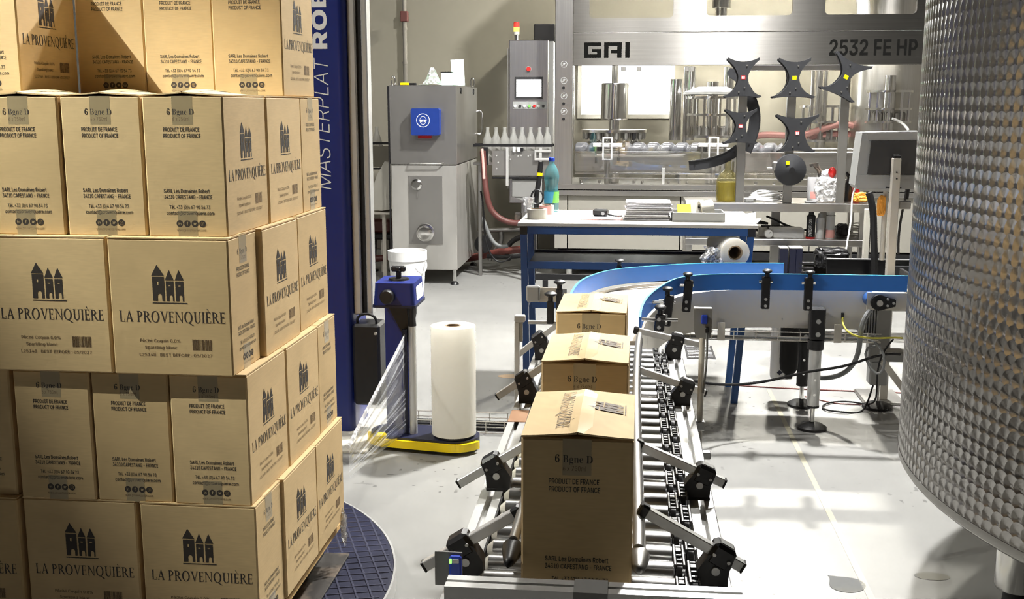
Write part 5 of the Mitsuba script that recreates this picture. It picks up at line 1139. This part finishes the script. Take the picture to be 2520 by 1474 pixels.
a, b = hp(1271, 238), hp(1333, 195); part(ht, 'screen', cb(a[0], HY - .014, a[2], b[0], HY - .0125, b[2], 0), 'm_white', **EM((1.05, 1.05, 1.02)))
q = hp(1301, 170); part(ht, 'stop_button', lathe([(0, -.02), (.018, -.02), (.02, 0), (0, 0)], (q[0], HY - .0045, q[2]), 20, 'y'), 'm_red', 30); part(ht, 'stop_ring', ring(.0205, .026, -.006, -.0005, (q[0], HY + 0.0, q[2]), 20, 'y'), 'm_grey_panel', 30)
part(ht, 'button_strip', cb(hp(1262, 268)[0], HY - .004, hp(1262, 268)[2], hp(1345, 268)[0], HY - .0005, hp(1262, 250)[2], .001), 'm_grey_plastic')
for px, m_ in ((1268, 'm_white'), (1280, 'm_screen_dark'), (1291, 'm_white'), (1303, 'm_label_green'), (1315, 'm_red'), (1326, 'm_white'), (1337, 'm_screen_dark')): q = hp(px, 261); part(ht, 'button', cyl((q[0], HY - .014, q[2]), (q[0], HY - .0045, q[2]), .0125, 14), m_, 30)
part(ht, 'hinge', cb(hp(1251, 470)[0] - .01, HY + .02, .75, hp(1252, 470)[0] - .003, HY + .04, 1.98, .002), 'm_steel_dull')
q = hp(1271, 97, 9.9); k = thing('stack_light', 'signal stack light, red over amber, on top of the screen tower', 'signal light'); zt = hp(1300, 98)[2]
part(k, 'stem', cyl((q[0], 9.9, zt + .001), (q[0], 9.9, zt + .05), .018, 14), 'm_steel_bright', 30); part(k, 'clear_module', cyl((q[0], 9.9, zt + .0505), (q[0], 9.9, zt + .075), .026, 18), 'm_offwhite', 30)
part(k, 'amber_module', cyl((q[0], 9.9, zt + .0755), (q[0], 9.9, zt + .115), .026, 18), 'm_yellow', 30, **EM((2.2, 1.25, .25))); part(k, 'red_module', cyl((q[0], 9.9, zt + .1155), (q[0], 9.9, zt + .15), .026, 18), 'm_red', 30, **EM((.5, .06, .03))); part(k, 'cap', lathe([(0, zt + .1505), (.027, zt + .1505), (.024, zt + .158), (0, zt + .16)], (q[0], 9.9, 0), 18), 'm_red', 30)
# hoses and pipes
def hose(label, pts, r, m, Y=9.35): return one('hose', label, 'hose', tube(curve([ax(*p) for p in pts], 40), r, 10), m, 40)
hose('dark red hose running down from the cabinet and bending right to the valve', [(1188, 372, 9.42), (1192, 430, 9.42), (1198, 480, 9.4), (1212, 520, 9.4), (1240, 542, 9.4), (1290, 546, 9.4)], .026, 'm_red_brown')
hose('red ribbed hose lying on the floor between the cabinet and the workbench', [(1150, 636, 10.2), (1185, 629, 9.9), (1230, 620, 9.8), (1295, 614, 9.7)], .033, 'm_redhose')
hose('dark hose lying on the floor beneath the red ribbed hose', [(1200, 630, 9.7), (1250, 632, 9.6), (1300, 626, 9.5)], .02, 'm_black_rubber')
hose('clear wired hose beside the dark red one at the cabinet', [(1186, 366, 9.36), (1189, 400, 9.36), (1191, 440, 9.36)], .012, 'm_pink')
hose('grey hose sloping down behind the dark red hose', [(1186, 535, 9.6), (1205, 580, 9.6), (1222, 602, 9.6), (1250, 604, 9.6)], .018, 'm_cable_grey')
hose('thin black cable hanging beside the cabinet to the floor', [(1183, 470, 9.5), (1190, 530, 9.5), (1198, 600, 9.5), (1220, 640, 9.5), (1260, 630, 9.5)], .008, 'm_black')
hose('brown hose lying low on the floor at the left of the cabinet', [(905, 636, 9.6), (930, 636, 9.6), (965, 632, 9.6)], .03, 'm_red_brown')
k = thing('valve_manifold', 'steel valve manifold with pipes near the floor behind the workbench', 'pipework')
part(k, 'pipe', tube(curve([ax(1185, 568, 9.9), ax(1220, 566, 9.9), ax(1290, 564, 9.9)], 12), .022, 10), 'm_steel_dull', 40); part(k, 'drop_pipe', tube(curve([ax(1232, 570, 9.9), ax(1232, 595, 9.9), ax(1222, 612, 9.9), ax(1205, 640, 9.9)], 14), .022, 10), 'm_steel_dull', 40)
part(k, 'elbow', tube(curve([ax(1300, 585, 9.8), ax(1270, 588, 9.8), ax(1255, 600, 9.8), ax(1252, 640, 9.75)], 14), .024, 10), 'm_black_rubber', 40); part(k, 'valve', bc(*ax(1275, 535, 9.42), .06, .05, .09, .01), 'm_iron')
part(k, 'reel', lathe([(0, -.03), (.08, -.03), (.08, .03), (0, .03)], ax(1190, 600, 9.75), 24, 'y'), 'm_black', 30)
k = thing('hose_stand', 'black hose with yellow ring beside the bottle infeed line', 'hose'); part(k, 'tube', tube(curve([ax(1331, 398, 9.2), ax(1328, 430, 9.2), ax(1322, 470, 9.2), ax(1314, 512, 9.2)], 16), .022, 10), 'm_black', 40); part(k, 'ring', tube([ax(1328.5, 425, 9.2), ax(1327.5, 433, 9.2)], .025, 12), 'm_yellow', 30); t = np.linspace(0, 2 * PI, 26); q = ax(1322, 485, 9.15); part(k, 'coil', tube([np.array([q[0] + .05 * math.cos(s), q[1], q[2] + .06 * math.sin(s)]) for s in t], .008, 6, False), 'm_black', 40)
part(k, 'base', cyl((ax(1314, 512, 9.2)[0], 9.2, 0), tuple(ax(1314, 512, 9.2)), .02, 10), 'm_black', 30)

# ================================================================== THE FILLING MACHINE
fm_ = thing('filling_machine', 'large stainless bottle filling machine with lettered front and glass doors', 'machine')
FY = 9.5
def fp(px, py, Y=FY): q = aty(px, py, Y); return q[0], q[2]
part(fm_, 'left_post', cb(-.632, FY, .78, -.480, FY + .12, 3.05, .004), 'm_steel_v')
zF0, zF1 = fp(1800, 160)[1], fp(1800, 78)[1]
FZ = zx(cb(-.479, FY, zF0, 2.62, FY + .05, zF1, .004)); part(fm_, 'fascia', FZ[0], 'm_steel_brushed', uv=FZ[1])
up = sbox(-.479, zF1 + .003, 2.62, 3.05)
for x0, x1, y in ((1450, 1657, 45), (1738, 1950, 39), (2030, 2256, 36)):
    a, b = fp(x0, y), fp(x1, y); up = up.difference(rrect(a[0], a[1], b[0], 2.92, .035))
FZ = zx(exy(up, FY, FY + .05)); part(fm_, 'upper_fascia', FZ[0], 'm_steel_brushed', uv=FZ[1])
for x0, x1, y in ((1450, 1657, 45), (1738, 1950, 39), (2030, 2256, 36)):
    a, b = fp(x0, y), fp(x1, y); part(fm_, 'upper_pane', cb(a[0] - .01, FY + .052, a[1] - .01, b[0] + .01, FY + .0535, 2.93, 0), 'm_glass')
part(fm_, 'right_post', cb(2.46, FY + .0505, .78, 2.62, FY + .14, zF0 + .2, .004), 'm_steel_v')
part(fm_, 'top_cover', cb(-.63, FY, 3.0505, 2.62, FY + 1.4, 3.07, .003), 'm_steel_dull')
part(fm_, 'rear_post', cb(-.632, FY + 1.28, .78, -.53, FY + 1.40, 3.05, .004), 'm_steel_v'); part(fm_, 'rear_post', cb(2.5, FY + 1.28, .78, 2.62, FY + 1.4, 3.05, .004), 'm_steel_v')
def gai(h):
    s = h / 5
    G = unary_union([sbox(0, 0, 1.3, 5), sbox(0, 3.8, 5.1, 5), sbox(0, 0, 5.1, 1.2), sbox(3.9, 0, 5.1, 2.9), sbox(2.4, 1.9, 5.1, 2.9)])
    A_ = unary_union([sbox(6, 0, 7.3, 5), sbox(6, 3.8, 11.2, 5), sbox(9.9, 0, 11.2, 5), sbox(8.1, 1.5, 10.4, 2.6)])
    I_ = sbox(12.3, 0, 13.6, 5)
    return affinity.scale(unary_union([G, A_, I_]), s * .99, s, origin=(0, 0))
a, b = fp(1437, 143), fp(1550, 104)
part(fm_, 'lettering', flat(affinity.scale(gai(1), (b[0] - a[0]) / 13.46 * 5, b[1] - a[1], origin=(0, 0)), face((a[0], FY - .0012, a[1]), (1, 0, 0), (0, 0, 1))), 'm_print_dark')
a, b = fp(2040, 137), fp(2259, 96)
part(fm_, 'lettering', flat(text('2532 FE HP', b[1] - a[1], 'sans', 760, size=80, width=b[0] - a[0]), face((a[0], FY - .0012, a[1]), (1, 0, 0), (0, 0, 1))), 'm_print_dark')
for py in (158, 198, 236, 274):
    q = fp(1388, py); part(fm_, 'post_symbol', flat(at2(unary_union([Point(0, 0).buffer(.028).difference(Point(0, 0).buffer(.023)), affinity.rotate(sbox(-.018, -.003, .018, .003), 40), Point(0, .004).buffer(.009)]), *q), face((0, FY - .0012, 0), (1, 0, 0), (0, 0, 1))), 'm_grey_plastic')
for py in (216, 255, 293): q = fp(1387, py); part(fm_, 'post_knob', cyl((q[0], FY - .012, q[1]), (q[0], FY - .0005, q[1]), .012, 10), 'm_black', 30)
# base: ledge, panels, plinth
z0, z1 = fp(1700, 483)[1], fp(1700, 457)[1]
part(fm_, 'ledge', cb(-.645, FY - .03, (z0 + z1) / 2 + .008, 2.62, FY + .10, z1 + .006, .003), 'm_steel'); part(fm_, 'ledge_groove', cb(-.64, FY - .006, (z0 + z1) / 2, 2.62, FY + .09, (z0 + z1) / 2 + .0075, 0), 'm_darkgap'); part(fm_, 'ledge_skirt', cb(-.645, FY - .024, z0, 2.62, FY + .10, (z0 + z1) / 2 - .0005, .003), 'm_steel')
xs = [-.632, -.515, .455, 1.07, 1.55, 2.05, 2.60]
for a, b in zip(xs, xs[1:]): part(fm_, 'base_panel', cb(a + .004, FY + .01, .255, b - .004, FY + .03, z0 - .004, .003), 'm_base_panel')
part(fm_, 'base_back', cb(-.60, FY + .05, .24, 2.6, FY + 1.3, z0 - .01, 0), 'm_darkgap')
part(fm_, 'plinth', cb(-.60, FY + .02, .175, 2.6, FY + 1.3, .2395, .002), 'm_black')
for x in (-.5, .46, 1.5, 2.4):
    for y in (FY + .12, FY + 1.2): part(fm_, 'foot', cyl((x, y, 0), (x, y, .1745), .03, 14), 'm_steel_bright', 30)
part(fm_, 'deck', cb(-.63, FY + .101, .755, 2.62, FY + 1.40, .785, .002), 'm_steel')
# glass doors
for i in range(3):
    a, b = -.478 + i * .98, -.478 + (i + 1) * .98
    part(fm_, 'door_pane', cb(a + .004, FY + .060, .83, b - .004, FY + .064, zF0 + .03, 0), 'm_glass')
for px in (1534, 1572, 1691, 1704): q = fp(px, 166); part(fm_, 'door_latch', cb(q[0] - .018, FY + .01, q[1] - .03, q[0] + .018, FY + .0495, q[1] + .01, .003), 'm_steel_dull')
for i in range(2): part(fm_, 'inner_lamp', cyl((-.2 + i * 1.45, FY + .35, 2.12), (1.0 + i * 1.45, FY + .35, 2.12), .02, 12), 'm_white', 30, **EM((150, 147, 132), .7))
for i in range(2): part(fm_, 'lamp_holder', cb(-.24 + i * 1.45, FY + .32, 2.142, 1.04 + i * 1.45, FY + .38, 2.17, .003), 'm_steel')
part(fm_, 'roof_beam', cb(-.47, FY + .30, 2.1705, 2.6, FY + .40, 2.20, .003), 'm_steel_dull')
# inside: trough, feed screws, rails
part(fm_, 'inner_trough', cb(-.47, 9.88, .90, 2.5, 9.90, 1.07, .003), 'm_steel'); part(fm_, 'trough_lip', cb(-.47, 9.84, 1.0705, 2.5, 9.905, 1.085, .003), 'm_steel_bright')
part(fm_, 'lower_rail', cb(-.47, 9.80, .885, 2.5, 9.83, .90, .003), 'm_steel_bright'); part(fm_, 'lower_rail', cb(-.47, 9.79, .845, 2.5, 9.81, .855, .003), 'm_steel_dull')
def screw(x0, x1, z, y, r, pitch):
    n, k_ = int((x1 - x0) / .006), 28
    v, f = [], []
    for i in range(n + 1):
        x = x0 + (x1 - x0) * i / n
        for j in range(k_):
            t = 2 * PI * j / k_; ph = (x / pitch + t / (2 * PI)) % 1.0
            rr = r * (1 - .42 * max(0.0, math.cos((ph - .5) * 2 * PI)) ** 2.2)
            v.append((x, y + rr * math.cos(t), z + rr * math.sin(t)))
    for i in range(n):
        for j in range(k_): a, b = i * k_ + j, i * k_ + (j + 1) % k_; f += [[a, b, b + k_], [a, b + k_, a + k_]]
    c0 = len(v); v += [(x0, y, z), (x1, y, z)]
    for j in range(k_): f += [[(j + 1) % k_, j, c0], [n * k_ + j, n * k_ + (j + 1) % k_, c0 + 1]]
    m = M(v, f); m.fix_normals(); return m
zS = fp(1600, 367, 9.97)[1]
for x0, x1 in ((1416, 1482), (1538, 1738), (1845, 1925)): a, b = fp(x0, 367, 9.97)[0], fp(x1, 367, 9.97)[0]; part(fm_, 'feed_screw', screw(a, b, zS, 9.97, .060, .128), 'm_screw', 50)
part(fm_, 'screw_shaft', cyl((-.45, 9.97, zS), (2.3, 9.97, zS), .018, 12), 'm_steel_bright', 30)
def carousel(px, Y, r, zt, zp, zb, n, name):
    x = fp(px, 300, Y)[0]
    part(fm_, name + '_drum', lathe([(0, zp + .10), (r * .40, zp + .10), (r * .42, zp + .11), (r * .42, zt - .01), (r * .40, zt), (0, zt)], (x, Y, 0), 32), 'm_steel_bright', 30)
    part(fm_, name + '_spindle', cyl((x, Y, .786), (x, Y, zp + .0995), r * .17, 20), 'm_steel_bright', 30); part(fm_, name + '_top_rod', cyl((x, Y, zt + .001), (x, Y, 2.16), .03, 16), 'm_steel_bright', 30)
    part(fm_, name + '_plate', lathe([(r * .18, zp - .012), (r, zp - .012), (r, zp + .012), (r * .18, zp + .012)], (x, Y, 0), 48), 'm_steel_bright', 30)
    part(fm_, name + '_lower_plate', lathe([(r * .18, zb - .008), (r * .80, zb - .008), (r * .80, zb + .008), (r * .18, zb + .008)], (x, Y, 0), 48), 'm_steel_dull', 30)
    for i in range(n):
        t = 2 * PI * (i + .3) / n; cx_, cy_ = x + r * .9 * math.cos(t), Y + r * .9 * math.sin(t)
        part(fm_, name + '_head', lathe([(0, zp - .075), (.014, zp - .075), (.022, zp - .06), (.022, zp - .0125), (0, zp - .0125)], (cx_, cy_, 0), 10), 'm_black' if i % 5 == 2 else 'm_steel_dull', 30)
        part(fm_, name + '_rod', cyl((x + r * .72 * math.cos(t), Y + r * .72 * math.sin(t), zb + .0085), (x + r * .72 * math.cos(t), Y + r * .72 * math.sin(t), zp - .0125), .009, 8), 'm_steel_bright', 30)
zp = fp(1512, 322, 10.25)[1]
carousel(1512, 10.25, .30, fp(1512, 205, 10.25)[1], zp, fp(1512, 350, 10.25)[1], 20, 'rinser')
def cage(px, Y, r, zs, n, name):
    x = fp(px, 300, Y)[0]
    for z in zs: part(fm_, name + '_plate', lathe([(.05, z - .010), (r, z - .010), (r, z + .010), (.05, z + .010)], (x, Y, 0), 40), 'm_steel_bright', 30)
    part(fm_, name + '_core', cyl((x, Y, .786), (x, Y, zs[-1] + .14), .049, 20), 'm_steel_bright', 30)
    for i in range(n):
        t = 2 * PI * (i + .2) / n
        for za, zb_ in zip(zs, zs[1:]):
            part(fm_, name + '_rod', cyl((x + r * .86 * math.cos(t), Y + r * .86 * math.sin(t), za + .0105), (x + r * .86 * math.cos(t), Y + r * .86 * math.sin(t), zb_ - .0105), .012, 8), 'm_steel_bright', 30)
        part(fm_, name + '_cup', lathe([(0, zs[0] + .011), (.026, zs[0] + .011), (.026, zs[0] + .075), (.014, zs[0] + .09), (0, zs[0] + .09)], (x + r * .62 * math.cos(t), Y + r * .62 * math.sin(t), 0), 10), 'm_steel_dull', 30)
cage(1752, 10.2, .235, [fp(1752, y, 10.2)[1] for y in (335, 282, 240)], 12, 'filler')
part(fm_, 'filler_bowl', lathe([(0, 0), (.26, 0), (.26, .02), (.12, .07), (0, .07)], (fp(1752, 236, 10.2)[0], 10.2, fp(1752, 236, 10.2)[1] + .012), 40), 'm_white', 30)
for px, pt, pb, r in ((1664, 195, 345, .055), (1689, 165, 360, .018), (1702, 165, 345, .04), (1795, 165, 235, .045), (2170, 165, 290, .028), (2185, 170, 300, .05), (2200, 165, 290, .022), (2018, 165, 300, .03), (2002, 165, 300, .016), (2034, 165, 285, .016), (2140, 180, 300, .018), (2155, 180, 300, .018)):
    a, b = fp(px, pt, 10.35), fp(px, pb, 10.35); part(fm_, 'column', cyl((a[0], 10.35, max(b[1], .79)), (a[0], 10.35, a[1]), r, 16), 'm_steel_bright', 30)
cage(2020, 10.6, .20, [fp(2020, y, 10.6)[1] for y in (345, 300, 262)], 10, 'corker')
cage(2185, 10.2, .20, [fp(2185, y, 10.2)[1] for y in (300, 268, 225)], 10, 'capper')
part(fm_, 'rear_tank', lathe([(0, .79), (.32, .79), (.32, 2.0), (.28, 2.05), (0, 2.06)], (2.35, 10.5, 0), 40), 'm_steel_v', 30)
for px in (1495, 1755):     # white transfer frames between the screws
    x, z = fp(px, 365, 9.86)
    part(fm_, 'transfer_frame', cat(cb(x - .13, 9.84, z + .012, x + .13, 9.93, z + .045, .004), cb(x - .045, 9.80, z - .09, x - .03, 9.83, z + .10, .003), cb(x + .03, 9.80, z - .09, x + .045, 9.83, z + .10, .003), cb(x - .045, 9.80, z - .10, x + .045, 9.83, z - .09, .002), cb(x - .045, 9.80, z + .085, x + .045, 9.83, z + .1, .002)), 'm_white')
    part(fm_, 'frame_post', cyl((x, 9.815, .786), (x, 9.815, z - .1005), .024, 14), 'm_steel_bright', 30)
    for dx in (-.10, .10): part(fm_, 'frame_rod', cyl((x + dx, 9.82, z - .13), (x + dx, 9.82, z + .0115), .010, 8), 'm_steel_bright', 30)
for px in (1430, 1475, 1560, 1580, 1645, 1672, 1690, 1810, 1860, 1905): q = fp(px, 447, 9.72); part(fm_, 'fitting', cat(lathe([(0, 0), (.026, 0), (.026, .018), (.012, .026), (.012, .05), (0, .05)], (q[0], 9.72, .786), 12)), 'm_steel_bright', 30)
part(fm_, 'bench_post', cb(fp(1632, 440, 9.7)[0] - .012, 9.70, .786, fp(1632, 440, 9.7)[0] + .012, 9.72, .95, .002), 'm_alu_bright')
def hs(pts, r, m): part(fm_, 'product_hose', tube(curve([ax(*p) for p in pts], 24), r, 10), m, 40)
hs([(1860, 335, 10.45), (1900, 332, 10.45), (1950, 334, 10.45), (1985, 330, 10.45), (2040, 312, 10.45), (2120, 320, 10.45)], .032, 'm_hose_haze'); hs([(1985, 340, 10.5), (2040, 330, 10.5), (2125, 335, 10.5)], .03, 'm_hose_haze')
hs([(2195, 292, 10.0), (2215, 300, 10.0), (2235, 320, 10.0)], .012, 'm_white')
for a, b in ((1720, 210), (1830, 248)): q = fp(a, b, 10.5)
part(fm_, 'upper_head', cat(lathe([(0, 0), (.08, 0), (.08, .22), (0, .22)], (fp(1775, 20, 9.95)[0], 9.95, fp(1775, 20, 9.95)[1]), 24), lathe([(0, -.10), (.045, -.10), (.05, 0), (0, 0)], (fp(1775, 20, 9.95)[0], 9.95, fp(1775, 20, 9.95)[1]), 20)), 'm_steel_bright', 30)
part(fm_, 'upper_tank', lathe([(0, 2.2), (.22, 2.2), (.22, 2.9), (0, 2.9)], (fp(2200, 15, 10.2)[0], 10.2, 0), 32), 'm_steel_v', 30); part(fm_, 'upper_hose', tube(curve([ax(2120, 60, 10.0), ax(2125, 20, 10.0), ax(2118, -20, 10.0)], 10), .055, 14), 'm_white', 40)

# ================================================================== THE TANK
CX, CY, TRAD, ZB = 2.308, 3.165, 1.469, .40
tk = thing('steel_tank', 'large round stainless tank with circular polished pattern filling the right edge', 'tank')
PD = .036
def swirl(p, n, uv):
    """Tangent-space normals of overlapping polished discs: each disc slopes up to its rim like a shallow cone."""
    u, v = uv.x / PD, uv.y / PD
    best, nx, ny = mi.Float(-1e9), mi.Float(0), mi.Float(0)
    iu, iv = dr.floor(u), dr.floor(v)
    for b in (-1, 0, 1, 2):
        for a in (-1, 0, 1, 2):
            cu, cv = iu + a, iv + b
            dx, dy = u - cu, v - cv
            d = dr.sqrt(dx * dx + dy * dy) + 1e-4
            order = -cv * 1000 + cu
            hit = (d < .78) & (order > best)
            best = dr.select(hit, order, best)
            k = .27 * smoothstep(0, .25, d)
            nx, ny = dr.select(hit, -dx / d * k, nx), dr.select(hit, -dy / d * k, ny)
    nz = dr.rsqrt(1 + nx * nx + ny * ny)
    return mi.Color3f(nx * nz * .5 + .5, ny * nz * .5 + .5, nz * .5 + .5)
scene['m_tank'] = {'type': 'twosided', 'bsdf': {'type': 'normalmap', 'normalmap': proc(swirl), 'bsdf': {'type': 'principled', 'base_color': rgb((.42, .405, .39)), 'roughness': .22, 'metallic': 1.0}}}
an = np.linspace(0, 2 * PI, 361); zz = np.linspace(ZB + .03, 1.97, 9); v, f, uv = [], [], []
for z in zz:
    for t in an: v.append((CX + TRAD * math.cos(t), CY + TRAD * math.sin(t), z)); uv.append((t * TRAD, z))
for i in range(8):
    for j in range(360): a = i * 361 + j; f += [[a, a + 1, a + 362], [a, a + 362, a + 361]]
part(tk, 'shell', M(v, f), 'm_tank', True, uv=np.array(uv))
part(tk, 'bottom_band', lathe([(TRAD - .03, ZB - .006), (TRAD - .006, ZB - .002), (TRAD + .001, ZB + .008), (TRAD + .001, ZB + .0295)], (CX, CY, 0), 256), 'm_steel_dull', 50)
part(tk, 'dished_bottom', lathe([(0, ZB - .22), (.5, ZB - .19), (1.0, ZB - .11), (TRAD - .031, ZB - .006)][::1], (CX, CY, 0), 128), 'm_steel_dull', 50)
part(tk, 'lid', lathe([(TRAD, 1.9705), (1.0, 2.0), (0, 2.02)], (CX, CY, 0), 128), 'm_steel_dull', 50)
def tank_leg(x, y):
    part(tk, 'leg', lathe([(0, .085), (.055, .085), (.058, .095), (.058, .335), (0, .335)], (x, y, 0), 32), 'm_steel_bright', 30)
    part(tk, 'foot', lathe([(0, 0), (.06, 0), (.06, .02), (.035, .03), (.03, .0845), (0, .0845)], (x, y, 0), 28), 'm_black', 30)
tank_leg(1.155, 3.17); tank_leg(2.1, 1.95); tank_leg(2.3, 4.4); tank_leg(3.4, 3.6)
one('puddle', 'small wet puddle on the floor between the conveyor and the tank', 'puddle', exz(Polygon(curve([(.63, 3.42), (.67, 3.39), (.75, 3.37), (.765, 3.33), (.70, 3.27), (.655, 3.30), (.66, 3.36), (.63, 3.42)], 40)).buffer(0), 0, .0012), 'm_puddle')
one('puddle', 'faint wet patch on the floor in front of the tank foot', 'puddle', exz(affinity.scale(Point(.99, 3.42).buffer(.05), 1.1, .6), 0, .001), 'm_puddle')
one('puddle', 'rust coloured stain on the floor behind the film roll', 'stain', exz(affinity.scale(Point(-.61, 5.90).buffer(.09), 1, .5), 0, .0008), 'm_stain')
